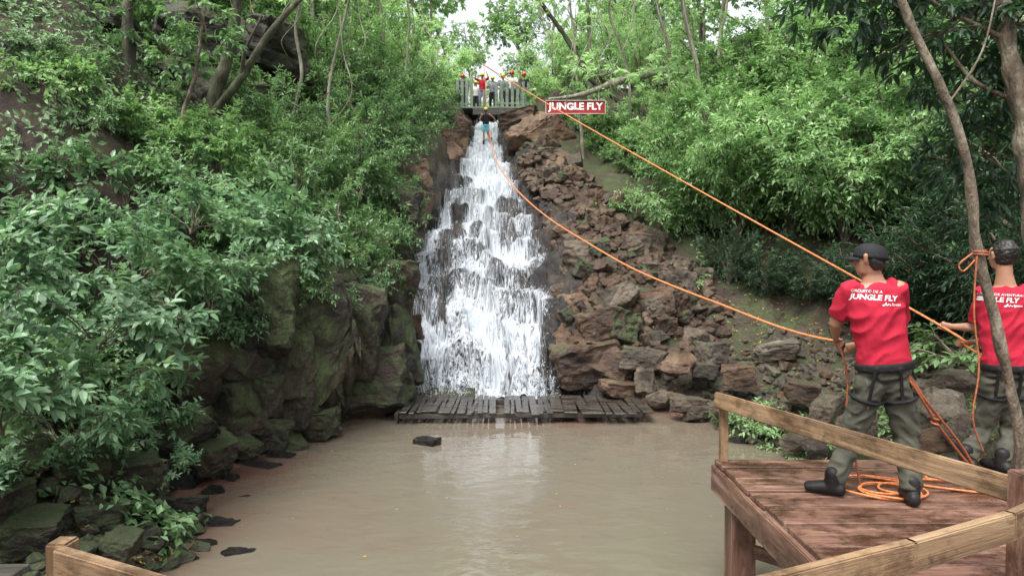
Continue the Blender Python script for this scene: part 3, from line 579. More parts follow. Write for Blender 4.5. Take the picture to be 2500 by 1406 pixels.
    for q in'LR':
        hp,kn,an=J['hip'+q],J['kn'+q],J['an'+q]
        if shorts: Q.append(loft([hp,hp.lerp(kn,.6)],[.095*k,.09*k],sd_))
        else: Q.append(loft([hp,hp.lerp(kn,.5),kn,kn.lerp(an,.45),an+(kn-an)*.06],[.1*k,.09*k,.073*k,.068*k,.066*k],sd_,16,.3))
        if not shorts and vox<.012: 
            pk=hp.lerp(kn,.75)+sd_*(-1 if q=='L' else 1)*.072*k; Q.append(loft([pk-(kn-hp).normalized()*.07*k,pk+(kn-hp).normalized()*.07*k],K((.02,.06),(.02,.06)),sd_,8,.3))
    fuse('shorts' if shorts else 'trousers',Q,max(vox,.01),legs,e,3,.014*k if vox<.012 else 0,8)
    for q in'LR':
        an=J['an'+q]; d=J['ft'+q].normalized(); s_=d.cross(z); zz=z*.055*k
        fuse('shoe',[loft([an-d*.055*k-zz*.6,an-zz*.5,an+d*.06*k-zz*.55,an+d*.12*k-zz*.7,an+d*.155*k-zz*.8],K((.04,.045),(.044,.05),(.048,.045),(.052,.038),(.046,.033)),s_,14,.7),loft([an-zz*.5,an+z*.07*k],[.05*k,.05*k],s_)],max(vox,.008),SHOE if not shorts else C_BLACK,e,2)
    if belt:
        b0=J['pel']+up*.015*k; hpz=[loft([b0-up*.022*k,b0+up*.022*k],K((.178,.14),(.178,.14)),sd_,20,.06)]
        for q in'LR':
            tc=J['hip'+q].lerp(J['kn'+q],.3); ax=(J['kn'+q]-J['hip'+q]).normalized(); ring=[]
            for i in range(13):
                t=i*2*math.pi/12; u1=(sd_-ax*sd_.dot(ax)).normalized(); u2=ax.cross(u1); ring.append(tc+(u1*math.cos(t)+u2*math.sin(t))*.102*k)
            hpz.append(loft(ring,[.013*k]*13,ax,8)); s_=-1 if q=='L' else 1
            hpz.append(loft([tc-ff*.1*k,b0-ff*.135*k+sd_*s_*.07*k],K((.013,.008),(.013,.008)),sd_,8))
        hpz.append(loft([b0+sd_*.16-up*.02,b0+sd_*.18-up*.1],K((.015,.01),(.012,.009)),ff,8))
        fuse('harness',hpz,.008,C_BLACK,e,1)
    for s_ in(-1,1):
        p=hc+hd*.09*k+hs*s_*.03*k+z*.005*k; fuse('eye',[loft([p-hs*.006*k,p+hs*.006*k],[.007*k,.007*k],z,8)],.003*k if k>.5 else .006,EYE,e,0)
    if head in('cap','hr','hy'):
        mt={'cap':C_BLACK,'hr':H_RED,'hy':H_YEL}[head]; g_=.001 if head=='cap' else .022
        Vs=[];Fs=[]; tl=(z+hd*(-.12)).normalized(); fwd=tl.cross(hs)*-1
        if fwd.dot(hd)<0: fwd=-fwd
        n,mm_=8,24; hh_=.104 if head=='cap' else .14
        for i in range(n+1):
            ph=math.pi/2*i/n
            for j in range(mm_):
                th=2*math.pi*j/mm_; ra=math.cos(ph)**.8; seam=1-.02*abs(math.cos(th*3))*(head=='cap'); Vs.append(hc-z*.004*k-hd*.006*k+(hs*math.cos(th)*(.084+g_)*ra*seam+fwd*math.sin(th)*(.108+g_)*ra*seam+tl*math.sin(ph)*hh_*(1+.06*math.sin(th)*math.cos(ph)*(head=='cap')))*k)
        for i in range(n):
            for j in range(mm_): Fs.append((i*mm_+j,i*mm_+(j+1)%mm_,(i+1)*mm_+(j+1)%mm_,(i+1)*mm_+j))
        n0=len(Vs); bl=.085 if head=='cap' else .018
        for j in range(9):
            th=math.pi*(.14+.72*j/8); a_=hs*math.cos(th)*(.084+g_)+fwd*math.sin(th)*(.108+g_); Vs.append(hc-z*.002*k-hd*.006*k+a_*k); Vs.append(hc-z*.02*k-hd*.006*k+(a_+fwd*bl*math.sin(math.pi*j/8)**.5+hs*math.cos(th)*.01)*k)
        for j in range(8): Fs.append((n0+2*j,n0+2*j+1,n0+2*j+3,n0+2*j+2))
        o=obj('cap' if head=='cap' else 'helmet',py_mesh('cap',Vs,Fs,[mt])); sl=o.modifiers.new('t','SOLIDIFY'); sl.thickness=.006*k; child(o,e)
    if head in('hair','cap') or hairlong:
        Q=[loft([hc-z*.05*k-hd*.035*k,hc-z*.02*k-hd*.028*k,hc+z*.03*k-hd*.02*k,hc+z*.07*k-hd*.012*k],K((.07,.06),(.082,.085),(.087,.1),(.064,.08)),hs,14,.75)]
        if head=='cap': Q=[loft([hc-z*.062*k-hd*.045*k,hc-z*.03*k-hd*.04*k,hc+z*.01*k-hd*.03*k],K((.06,.05),(.076,.062),(.079,.076)),hs,14,.6)]
        if hairlong: Q+=[loft([hc-hd*.06*k,hc-hd*.1*k-z*.1*k,hc-hd*.11*k-z*.24*k],[.06*k,.05*k,.03*k],hs)]
        fuse('hair',Q,max(vox*.8,.007),HAIR,e,1,.006 if vox<.012 else 0,30)
    return e,shirt,dict(sd=sd_,up=up,ff=ff)
def deckz(v,z): v=v.copy(); v.z=z; return v
AZ=DECK+.085
J1=dict(pel=S(2158,896,4.2),wai=S(2153,846,4.2),che=S(2138,765,4.2),shc=S(2132,690,4.2),neck=S(2130,668,4.2),head=S(2122,630,4.2),shL=S(2070,706,4.24),shR=S(2192,702,4.14),
  elL=S(2040,790,4.36),haL=S(2040,822,4.56),elR=S(2200,800,4.38),haR=S(2095,840,4.6),hipL=S(2128,928,4.22),hipR=S(2186,928,4.18),knL=S(2082,1064,4.34),knR=S(2212,1064,4.22),
  anL=deckz(S(2032,1190,4.27),AZ),anR=deckz(S(2226,1210,4.1),AZ),face=Vector((-.72,.7,0)),ftL=Vector((-.75,.5,0)),ftR=Vector((.3,.9,0)),gripL=Vector((.1,-.4,1)),gripR=Vector((.1,-.4,1)))
e1,sh1,fr1=person(J1,1.78,.0072,C_RED,C_PANT,'cap','man in red polo and black cap hauling an orange rope',belt=True)
M2=22
def S2(a,b_,d): return S(a+M2,b_,d)
J2=dict(pel=S2(2432,900,4.8),wai=S2(2432,858,4.8),che=S2(2430,780,4.8),shc=S2(2432,700,4.8),neck=S2(2430,672,4.8),head=S2(2424,622,4.82),shL=S2(2378,712,4.86),shR=S2(2492,712,4.74),
  elL=S2(2362,800,5.0),haL=S2(2306,797,5.12),elR=S2(2480,815,5.0),haR=S2(2355,835,5.1),hipL=S2(2408,928,4.82),hipR=S2(2456,928,4.78),knL=S2(2378,1045,4.92),knR=S2(2448,1045,4.84),
  anL=deckz(S2(2335,1140,4.84),AZ),anR=deckz(S2(2424,1150,4.74),AZ),face=Vector((-.15,1,0)),ftL=Vector((-.6,.7,0)),ftR=Vector((-.1,.9,0)),gripL=Vector((.2,-.5,.8)),gripR=Vector((.2,-.5,.8)))
e2,sh2,fr2=person(J2,1.76,.0085,C_RED,C_PANT,'hair','dark haired man in red polo gripping the taut rope',belt=True)
J3=pose((4.42,5.0,DECK),.15,1.76,'rail')
person(J3,1.76,.012,C_RED,C_PANT,'cap','man in red polo and cap standing behind the ropes',belt=False)
def back_text(shirt,par,fr,org,items,rot):
    bm=bmesh.new(); bm.from_mesh(shirt.data); bv=BVHTree.FromBMesh(bm); n=-fr['ff']; n=Vector((n.x*.6,n.y,0)).normalized(); 
    if n.y>0: n=-n
    rt=Vector((-n.y,n.x,0)).normalized()
    if rt.x<0: rt=-rt
    up=Vector((0,0,1)); V=[];F=[]
    for (kind,s,size,dx,dy,off) in items:
        if kind=='t': me=text_mesh(s,size,off,1,.12); vs=[v.co.copy() for v in me.vertices]; fs=[tuple(p.vertices) for p in me.polygons]
        else: vs=[Vector((a*size,b_*size,0)) for a,b_ in s[0]]; fs=s[1]
        n0=len(V)
        for v in vs:
            x=v.x+dx;y=v.y+dy; x,y=x*math.cos(rot)-y*math.sin(rot),x*math.sin(rot)+y*math.cos(rot); p=org+rt*x+up*y+n*.5; h_,nn,i,dd=bv.ray_cast(p,-n); V.append((h_+n*.004) if h_ else org+rt*x+up*y)
        F+=[tuple(i+n0 for i in f) for f in fs]
    o=obj('lettering',py_mesh('lettering',V,F,[WHITE],False)); child(o,par); bm.free()
LG=([(0,0),(.5,.35),(.9,.2),(1.3,.7),(1.1,.8),(.85,.45),(.55,.65),(.7,.95),(.5,1.05),(.3,.6),(-.3,.35),(-.25,.2),(.15,.3),(-.1,.05)],[tuple(range(14))])
HDc=([(1.45+.16*math.cos(t*.785),.42+.16*math.sin(t*.785)) for t in range(8)],[tuple(range(8))])
def items(first,sp): return [('t',first,.025,-.002,.083,.0002),('t','JUNGLE FLY',.05,0,.036,.0015),('g',LG,.028,.185,-.004,0),('g',HDc,.028,.185,-.004,0),('t','Iguazu',.024,.235,.006,.0003)]
back_text(sh1,e1,fr1,S(2098,745,4.0),items('CIRCUITO DE A',1),-.05)
back_text(sh2,e2,fr2,S(2388+M2,748,4.6),items('CIRCUITO DE AVENTURAS',1),-.05)
wa=S(1187,350,24.0); J=pose((wa.x,23.8,S(0,352,23.8).z),0,1.36,'out',-.12); J['anR']=J['anR']+Vector((.12,0,.1))
pa,_,_=person(J,1.36,.016,C_BLACK,C_BLUE,'hy','abseiler in black top, pale blue shorts and yellow helmet',sleeve=0,shorts=True,fingers=False,hairlong=True)
for i,(px,hh,tp_,lg,hd_,arm,dd,lab) in enumerate([(1178,1.62,C_RED,C_GREY,'hy','up',28.2,'guide in red shirt with raised hands'),(1131,1.72,C_DARK,C_DARK,'hr','down',28.7,'visitor in dark clothes and red helmet'),(1163,1.55,C_WHITE,C_DARK,'hy','down',29.1,'visitor in white shirt and yellow helmet'),
    (1203,1.6,C_GREY,C_DARK,'hy','rail',28.6,'visitor in grey shirt and yellow helmet'),(1228,1.75,C_GREY,C_DARK,'hy','rail',28.7,'visitor in grey shirt and yellow helmet'),(1250,1.82,C_WHITE,C_DARK,'hr','rail',28.5,'visitor in white shirt and red helmet'),(1279,1.78,C_DARK,C_GREY,'hr','rail',28.6,'visitor in dark shirt and red helmet')]):
    person(pose(((px-1250)/1500*dd,dd,PZ+.035),math.pi+random.uniform(-.3,.3),hh,arm),hh,.022,tp_,lg,hd_,lab+' on the timber platform',fingers=False)
# ---------------------------------------------------------------- ropes
def rope(name,P,r,label,mat=ROPE,n=6,s=6,par=None):
    o=tube_obj('rope',P,r,mat,s,n)
    tag(o,label,'rope'); return o
anc=S(1181,158,28.2)
G2=J2['haL']+(J2['haL']-J2['elL']).normalized()*.09; G2r=J2['haR']+(J2['haR']-J2['elR']).normalized()*.08
G1=J1['haL']+(J1['haL']-J1['elL']).normalized()*.085
P=[anc.lerp(G2,i/10) for i in range(11)]
for i,p in enumerate(P): p.z-=.08*math.sin(math.pi*(i/10))
rope('r',P+[G2r,S(2420,880,4.9)],[.017]*1+[.016,.014,.012,.0105,.01,.01],'taut orange rope running from the platform anchor to the second man',n=5)
rope('r',[anc,S(1186,220,27.2),J['pel']+Vector((0,.15,.1))],.015,'orange rope from the anchor down to the abseiler')
ea=J['pel']+Vector((.12,.1,0)); 
def rp_at(px,py):
    u=(px-1250)/1500; t=(ea.x-u*ea.y)/(ea.x-G1.x-u*(ea.y-G1.y)); d=ea.y+(G1.y-ea.y)*t; d*=1-.13*math.sin(math.pi*min(max(t,0.)*1.6+.12,1)); return S(px,py,d)
P=[ea,rp_at(1200,350)]+[rp_at(*q) for q in((1215,400),(1245,445),(1290,492),(1350,540),(1430,590),(1530,648),(1640,697),(1760,743),(1880,790),(1970,818))]+[G1]
rope('r',P,[.016,.016,.016,.015,.014,.013,.012,.011,.0105,.01,.01],'slack orange rope curving from the abseiler to the man',n=5)
rope('r',[G1,S(2058,870,4.5),S(2070,930,4.5),S(2068,1010,4.5),S(2085,1100,4.5),deckz(S(2100,1170,4.45),DECK+.02)],.008,'tail of orange rope dropping from his hands to the deck',ROPE2)
cx=deckz(S(2150,1205,4.35),DECK+.012); P=[]
for i in range(44):
    a=i*.62; rr_=.16+.07*math.sin(i*.31)+.05*math.sin(i*.17+1); P.append(cx+Vector((math.cos(a)*rr_*1.25+.06*math.sin(i*.11)+i*.0015,math.sin(a)*rr_*.9+.05*math.cos(i*.13),.004+.012*(i%7)/7+.00025*i)))
P+=[cx+Vector((.45,.05,0)),cx+Vector((.8,-.05,0)),cx+Vector((1.2,.15,0))]
rope('r',P,.008,'loose coil of orange rope lying on the deck',n=4)
cx=deckz(S(2350,1150,4.6),DECK+.012); P=[cx+Vector((math.cos(i*.6)*(.2+.08*math.sin(i*.4))*1.4,math.sin(i*.6)*(.13+.04*math.sin(i*.7)),.004+.0005*i)) for i in range(34)]
rope('r',P,.008,'orange rope coil at the feet of the second man',n=4)
cx=Vector((2.65,2.95,DECK+.012)); P=[cx+Vector((math.cos(i*.6)*(.1+.03*math.sin(i*.4))*1.3,math.sin(i*.6)*(.1+.03*math.sin(i*.7)),.004+.0005*i)) for i in range(24)]
rope('r',P,.008,'small orange rope coil beside the corner post',n=4)
hr_=S(2215,920,4.12); kn=S(2282,1025,4.2)
rope('r',[hr_,S(2245,965,4.12),kn,S(2330,1090,4.3),S(2375,1145,4.35)],.009,'safety rope tied from the harness down to the post',ROPE2)
rope('r',[hr_+Vector((.01,0,.01)),S(2262,980,4.14),kn+Vector((.02,0,.03)),S(2345,1085,4.3),S(2385,1150,4.35)],.009,'doubled safety rope tied from the harness',ROPE2)
P=[kn+Vector((math.cos(i*.9)*.02,math.sin(i*.9)*.02,.035-.005*i)) for i in range(14)]; rope('r',P,.008,'knot in the doubled safety rope',ROPE2)
c0=S(2394,615,4.2); rope('r',[c0+Vector((math.cos(i*.7)*.042,math.sin(i*.7)*.042,.012-.002*i)) for i in range(20)],.006,'orange rope wrapped round the slender trunk',ROPE2)
rope('r',[S(2375,618,4.14),S(2342,645,4.14),S(2352,662,4.14),S(2380,635,4.14)],.006,'loop of orange rope on the trunk',ROPE2)
rope('r',[S(2385,625,4.12),S(2378,760,4.12),S(2390,900,4.12),S(2375,1020,4.12),S(2400,1100,4.15)],.006,'rope end hanging beside the slender trunk',ROPE2)
# ---------------------------------------------------------------- trees with explicit trunks
def hero_tree(path,r,bark,crown,lm,label,seed,L=.16,branches=(),lod=0,W=.4):
    e=empty('tree',path[0],label,'tree'); Q=smooth_path(path,10); rr=np.interp(np.linspace(0,1,len(Q)),np.linspace(0,1,len(r)),r)
    rr=rr*(1+.22*np.array([noise.noise(Vector(p)*4.5) for p in Q])); Q=[p+Vector((noise.noise(p*1.3),noise.noise(p*1.3+Vector((5,5,5))),0))*.05 for p in Q]
    acc=Acc(); V,T=tube_np(Q,rr,12)
    V=V+np.array([noise.noise(Vector((v[0]*14,v[1]*14,v[2]*5))) for v in V])[:,None]*nrm(V-np.repeat(np.array([tuple(q) for q in Q]),12,0))*np.repeat(rr,12)[:,None]*.28
    acc.add(V,T)
    for bp,br in branches:
        V,T=tube_np(smooth_path(bp,6),np.interp(np.linspace(0,1,(len(bp)-1)*6+1),[0,1],br),7); acc.add(V,T)
    o=obj('trunk',acc.mesh('trunk',[bark],True)); child(o,e)
    if crown:
        r_=np.random.default_rng(seed); acc=Acc(); top=np.array(Q[-1])
        for (c,R,n) in crown:
            c=np.array(c); P=c+nrm(r_.normal(0,1,(n,3)))*R*r_.uniform(.3,1,(n,1))**.6*np.array([1,1,.7]); D=nrm(nrm(P-c)*.7+r_.normal(0,.5,(n,3)))
            for i in range(0,n,8):
                V,T=tube_np([c,(c+P[i])/2+r_.normal(0,.1*R,3),P[i]],[.02*R,.014*R,.004],4); acc.add(V,T,0)
            twig_leaves(acc,P,D,r_.uniform(.2,.5,n)*max(R*.35,.3),9,L,r_,W,lod,.5)
        o=obj('crown',acc.mesh('crown',[bark,lm])); child(o,e)
    return e
b0=S(2492,1150,4.3); b0=Vector((b0.x,4.3,WATER-.5))
hero_tree([b0,S(2492,1140,4.3),S(2472,960,4.25),S(2438,810,4.2),S(2396,620,4.2),S(2368,430,4.2),S(2318,250,4.2),S(2240,80,4.25),S(2190,-40,4.3),S(2120,-300,4.4)],[.044,.04,.036,.034,.032,.031,.029,.028,.026,.02],BARK,[(S(2050,-360,4.6),.9,60),(S(2300,-380,4.6),.8,50)],L_MID,'slender leaning brown tree growing beside the deck',1,branches=[([S(2318,250,4.2),S(2400,120,4.3),S(2440,-60,4.4)],(.008,.005))])
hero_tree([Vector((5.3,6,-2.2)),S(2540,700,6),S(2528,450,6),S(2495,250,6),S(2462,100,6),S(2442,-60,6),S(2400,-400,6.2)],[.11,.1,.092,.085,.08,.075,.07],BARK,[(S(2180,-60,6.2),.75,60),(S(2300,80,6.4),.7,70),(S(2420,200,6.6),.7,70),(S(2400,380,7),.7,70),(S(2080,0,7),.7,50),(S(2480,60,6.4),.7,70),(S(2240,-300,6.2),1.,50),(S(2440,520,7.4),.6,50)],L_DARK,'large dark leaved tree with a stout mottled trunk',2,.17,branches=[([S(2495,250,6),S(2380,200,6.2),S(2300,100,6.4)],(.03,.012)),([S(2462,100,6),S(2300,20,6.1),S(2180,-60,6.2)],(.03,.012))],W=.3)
hero_tree([S(500,420,12.4),S(510,290,12.4),S(548,170,12.4),S(570,60,12.4),S(590,-60,12.4),S(600,-300,12.6)],[.15,.13,.12,.1,.09,.07],BARKD,[(S(620,-170,12.5),1.6,90)],L_MID,'dark leaning forked tree rooted on the cliff ledge',3,branches=[([S(515,285,12.4),S(590,190,12.2),S(660,80,12.2),S(750,-20,12.2)],(.09,.05)),([S(590,190,12.2),S(600,120,12.0),S(640,40,12)],(.05,.02))])
hero_tree([S(300,330,11.5),S(312,240,11.5),S(320,120,11.5),S(312,0,11.5),S(330,-250,11.5)],[.11,.1,.1,.09,.08],BARKD,[(S(250,-200,11.5),1.4,60),(S(300,30,11.4),.7,40)],L_MID,'straight dark mossy tree trunk against the cliff',4)
hero_tree([S(440,420,11),S(452,260,11),S(490,120,11),S(505,-60,11)],[.04,.035,.03,.02],BARK,[(S(500,60,11),.8,50),(S(430,140,11),.5,30)],L_MID,'thin sapling on the cliff ledge',5)
hero_tree([S(1560,330,25),S(1500,240,25),S(1440,190,25),S(1380,90,25),S(1320,0,25),S(1280,-120,25)],[.12,.12,.11,.1,.08,.05],BARKD,[(S(1290,-160,25),2.5,100)],L_PALE_HAZE,'mossy tree leaning over the stream',6,.22)
hero_tree([S(1340,243,20.4),S(1400,236,20.4),S(1450,222,20.4),S(1520,196,20.5),S(1590,180,20.8),S(1660,172,21),S(1760,200,21.4)],[.04,.07,.1,.12,.13,.14,.14],BARKP,[(S(1300,225,20.4),.25,10)],L_YEL,'mossy fallen limb reaching horizontally above the sign',7,.2)
hero_tree([S(1430,470,21),S(1424,380,21),S(1418,300,21.2),S(1405,160,21.5),S(1398,60,22),S(1380,-80,22)],[.06,.055,.05,.05,.045,.03],BARKP,[(S(1390,-60,22),1.8,80)],L_PALE_HAZE,'thin pale tree standing on the rocky slope',8,.2)
hero_tree([S(1640,330,21),S(1640,180,21),S(1620,70,21),S(1590,-60,21)],[.08,.07,.06,.05],BARKP,[(S(1600,-60,21),2.2,100)],L_PALE_HAZE,'slim grey tree above the bushes',9,.2)
for i,pp in enumerate([((820,420,15),(800,250,15),(830,90,15),(870,-60,15)),((960,330,20),(985,200,20),(1000,60,20),(985,-60,20)),((700,330,14.5),(735,190,14.5),(720,60,14.5),(760,-60,14.5)),((1540,300,22),(1530,160,22),(1490,40,22),(1500,-60,22))]):
    hero_tree([S(*q) for q in pp],[.045,.04,.035,.03],BARKP,[(S(pp[-1][0],-80,pp[-1][2]),1.2,40)],L_PALE_HAZE,'thin pale stemmed tree above the bushes',30+i,.18)
def proto_tree(seed,lm,h,L,n):
    r=random.Random(seed); lean=Vector((r.uniform(-.25,.25),r.uniform(-.1,.1),1)); p=[Vector((0,0,-.5))]
    for i in range(1,7): p.append(Vector((lean.x*h*i/6+r.gauss(0,.2),lean.y*h*i/6+r.gauss(0,.2),h*i/6)))
    cr=[(p[-1]+Vector((r.gauss(0,1.4),r.gauss(0,1.4),r.uniform(-3.2,1.)))*(h/9),r.uniform(.9,1.7)*h/9,n) for k in range(6)]+[(p[2+k%3]+Vector((r.gauss(0,1.2),r.gauss(0,1.2),r.uniform(-1,1)))*(h/9),.9*h/9,n//2) for k in range(4)]
    br=[([p[4],p[4].lerp(Vector(c[0]),.5)+Vector((0,0,.2)),Vector(c[0])],(.04,.012)) for c in cr[:4]]
    return hero_tree(p,[.08,.07,.06,.05,.04,.02],BARKP,cr,lm,'slender forest tree with sparse light green leaves',seed,L,br,lod=1,W=.42)
protos=[]
for s_,lm in((21,L_PALE_HAZE),(22,L_PALE_HAZE),(23,L_YEL),(24,L_PALE_HAZE),(25,L_PALE_HAZE)): protos.append(proto_tree(s_,lm,9,.26,66))
tl=[]
for i in range(52):
    if i<30: px=random.uniform(750,1700); d=random.uniform(32,52)
    elif i<42: px=random.uniform(1400,2300); d=random.uniform(20,32)
    else: px=random.uniform(100,1000); d=random.uniform(18,32)
    x=(px-1250)/1500*d
    if 1100<px<1240 and d<46 : continue
    tl.append((x,d))
tr_=[]
for i,(x,y) in enumerate(tl):
    pr=protos[i%5]; z=float(H(x,y)); s_=random.uniform(.75,1.5)
    if i<5: e=pr
    else:
        e=pr.copy(); COL.objects.link(e)
        for ch in pr.children:
            c_=ch.copy(); c_.parent=e; COL.objects.link(c_)
    e['group']='slender trees on the ridge'; tr_.append((e,(x,y,z),s_,random.uniform(0,6.28)))
for e,l,s_,a in tr_:
    e.location=l; e.scale=(s_,s_,s_); e.rotation_euler=(0,0,a)
# ---------------------------------------------------------------- shrubs
SH={}
SH['blue']=[shrub_mesh('shrub',100+i,1.0,1.3,9,100,9,.175,L_BLUE,fill=.55,W=.44) for i in range(4)]
SH['mid']=[shrub_mesh('shrub',110+i,1.0,1.2,11,165,10,.135,L_MID) for i in range(3)]
SH['yel']=[shrub_mesh('shrub',120+i,1.0,1.2,11,180,10,.14,L_YEL) for i in range(2)]
SH['pale']=[shrub_mesh('shrub',125+i,1.0,1.2,11,150,10,.15,L_PALE_HAZE) for i in range(2)]
SH['small']=[shrub_mesh('shrub',130+i,.5,.6,8,70,8,.1,L_YEL) for i in range(2)]
SH['bigy']=[shrub_mesh('shrub',140+i,2.3,4.4,22,900,11,.16,L_YEL,lod=1,fill=.3,tw=.2) for i in range(2)]
SH['bigm']=[shrub_mesh('shrub',150+i,2.2,3.6,20,800,11,.16,L_MID,lod=1,fill=.3,tw=.2) for i in range(2)]
SH['bigp']=[shrub_mesh('shrub',155,2.2,4.0,20,700,10,.18,L_PALE_HAZE,lod=1,fill=.3,tw=.22)]  # distant bushes, haze painted in as paler leaves
SH['bigd']=[shrub_mesh('shrub',160,2.2,4.0,20,700,11,.17,L_DARK,W=.3,lod=1,fill=.3,tw=.2)]  # forest shade is put into the dark leaf colour
SLAB=dict(blue='leafy green shrub hanging over the bank',mid='leafy green shrub on the slope',yel='bright green shrub on the slope',pale='shrub near the ridge, pale green with haze in its leaf colour',small='small green plant among the rocks',bigy='tall bright green bush with dense small leaves',bigm='tall green bush on the slope',bigp='tall far bush, pale green with haze in its leaf colour',bigd='dark green bush with forest shade put into its leaf colour')
def shrub(kind,x,y,s,z=None,tilt=(0,0)):
    z=float(H(x,y)) if z is None else z
    o=bpy.data.objects.new('bush' if kind[:3]=='big' else 'shrub',random.choice(SH[kind])); o.location=(x,y,z-.05); o.scale=(s,s,s*random.uniform(.85,1.15)); o.rotation_euler=(tilt[0]+random.gauss(0,.1),tilt[1]+random.gauss(0,.1),random.uniform(0,6.28)); link(o)
    tag(o,SLAB[kind],'shrub','shrubs on the gorge slopes'); return o
for px,d,s in((1680,16.5,.8),(1800,16,1.05),(1930,15.5,1.15),(2060,14.5,1.0),(1740,17.5,1.15),(1890,17.5,1.25),(2030,17,1.2),(1680,20,.85),(2160,15,1.1),(1960,20,1.3),(1800,21,1.2)): shrub('bigy',(px-1250)/1500*d,d,s)
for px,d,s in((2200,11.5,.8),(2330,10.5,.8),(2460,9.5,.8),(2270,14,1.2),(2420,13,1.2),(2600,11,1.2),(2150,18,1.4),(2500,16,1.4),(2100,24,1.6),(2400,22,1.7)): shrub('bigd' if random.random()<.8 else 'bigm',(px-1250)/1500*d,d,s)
for px,d,s in((1780,14.6,.4),(1880,14.2,.42),(1980,13.6,.4),(2080,13,.42)): shrub('bigd',(px-1250)/1500*d,d,s)  # low dark-leaved bushes standing in for the shaded hollow under the tall ones
for px,d,s in((880,14.5,.7),(760,14,.75),(660,14.5,.8),(900,17,.9),(800,19,1.0),(940,20,.8),(1000,23,.7),(700,22,1.2),(500,18,1.2),(300,19,1.3),(100,18,1.3),(1060,26,.6),(1330,30,.5),(1560,28,.9),(900,28,1.2),(1020,31,.9),(1350,34,1.0),(1500,33,1.3),(0,14,1.0),(180,16.5,1.),(420,17,.9),(-60,12,.9),(80,12.5,.6),(1080,36,1.1),(1230,38,1.1),(1280,42,1.4),(1130,44,1.4),(950,36,1.3),(1420,38,1.4),(1600,36,1.5)):
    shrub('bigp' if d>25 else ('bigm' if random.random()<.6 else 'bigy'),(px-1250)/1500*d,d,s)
n=0
while n<106:
    d=random.uniform(5.2,16); px=random.uniform(-80,1010); x=(px-1250)/1500*d
    if x>float(XL(d))-.9: continue
    z=float(H(x,d)); py=660-z/d*1500
    if py<60 or (480<px<1000 and py>690) or (px<480 and py>1000) or (d<8 and px>470) : continue
    inc=d>9 and 230<px<540 and 60<py<320
    if inc and random.random()<.5: continue
    shrub('blue' if random.random()<.6 and d<10 else ('mid' if random.random()<.7 else 'yel'),x,d,random.uniform(.5,.95)*(.7 if d<7 or inc else 1),z,(0,.3)); n+=1
for px,py,d,s in((230,130,12.6,.6),(360,240,12.2,.6),(420,90,13.4,.6),(130,180,12,.7),(560,180,13,.6),(270,330,11.8,.7),(60,60,12.4,.7),(620,240,13,.6),(180,240,11.6,.6)):
    p=S(px,py,d); shrub('mid',p.x,p.y,s,p.z-.5*s,(-.2,.1))
n=0
while n<46:
    d=random.uniform(14.5,27); px=random.uniform(1480,2200); x=(px-1250)/1500*d; z=float(H(x,d)); py=660-z/d*1500
    if x<float(XR(d))+1. or (px<1700 and py>400) or py>620: continue
    shrub('pale' if d>21 and random.random()<.6 else ('yel' if random.random()<.7 else 'mid'),x,d,random.uniform(.5,1.1),z); n+=1
for px,d,s in((1470,21.5,.7),(1500,22.5,.9),(1540,21.5,.9),(1580,20.5,.8),(1540,19.5,.6),(1600,19,.7),(1440,23.5,.7),(1620,17.5,.6),(1400,24.5,.7),(1660,16.5,.6),(1500,20.5,.6),(1450,22,.6)): shrub('yel' if random.random()<.5 else 'mid',(px-1250)/1500*d,d,s)
for i in range(20):
    d=random.uniform(21,30); side=random.choice((-1,-1,1)); x=float(XL(d))-random.uniform(.8,2.5) if side<0 else float(XR(d))+random.uniform(.9,2.5)
    if side>0 and d<24.5: d=27
    shrub('mid' if side<0 else 'yel',x,d,random.uniform(.35,.6))
for px,py,d,s in((1900,940,9.6,.9),(1990,970,8.8,.8),(1850,930,10.2,.7),(2030,900,9.4,.8),(2080,960,8.,.6),(1830,960,10,.6),(1520,880,13,.4),(1560,740,14.5,.4),(2280,800,9,1.2),(2340,740,9.6,1.5),(1700,760,14.5,.6),(1480,560,17,.7),(2230,880,8.6,1.),(1950,1000,9.,.7),(1780,960,10.4,.5)):
    shrub('small',(px-1250)/1500*d,d,s*1.2)
for px,py,d,s in((480,1090,6.8,.35),(400,1010,6.4,.5),(440,930,7,.55),(250,960,5.6,.6),(330,860,6,.8),(540,440,7.8,.7),(590,640,8,.75),(120,860,5,.7),(570,740,8.2,.5),(60,620,5.2,.7),(200,460,6,.8),(420,520,7,.8),(480,620,7.2,.7),(330,680,6.4,.8),(60,1060,5,.45),(180,1080,5.4,.4)):
    p=S(px,py,d); shrub('blue',p.x-.4,p.y,s,max(p.z-.9*s,float(H(p.x-.4,p.y))),(0,.4))
for px,py,d,s in((700,560,9.6,.9),(800,560,10.6,.8),(880,560,11.2,.7),(620,520,9.2,.9),(760,620,10.1,.7),(930,600,11.6,.6),(850,480,11.8,.9),(750,430,11,1.),(900,420,13,1.),(960,480,14.5,.8),(690,640,9.2,.7),(840,620,10.6,.7),(960,560,13,.6),(900,670,11,.55),(600,680,8.4,.65),(540,740,8.,.55),(660,710,8.6,.5),(740,690,9.2,.5),(810,700,9.9,.5),(950,660,11.2,.5),(590,780,8.2,.4),(870,720,10.5,.35)):
    p=S(px,py,d); shrub('mid' if px>700 else 'blue',p.x-.2,p.y+.2,s,p.z-.5*s,(-.3,.3))
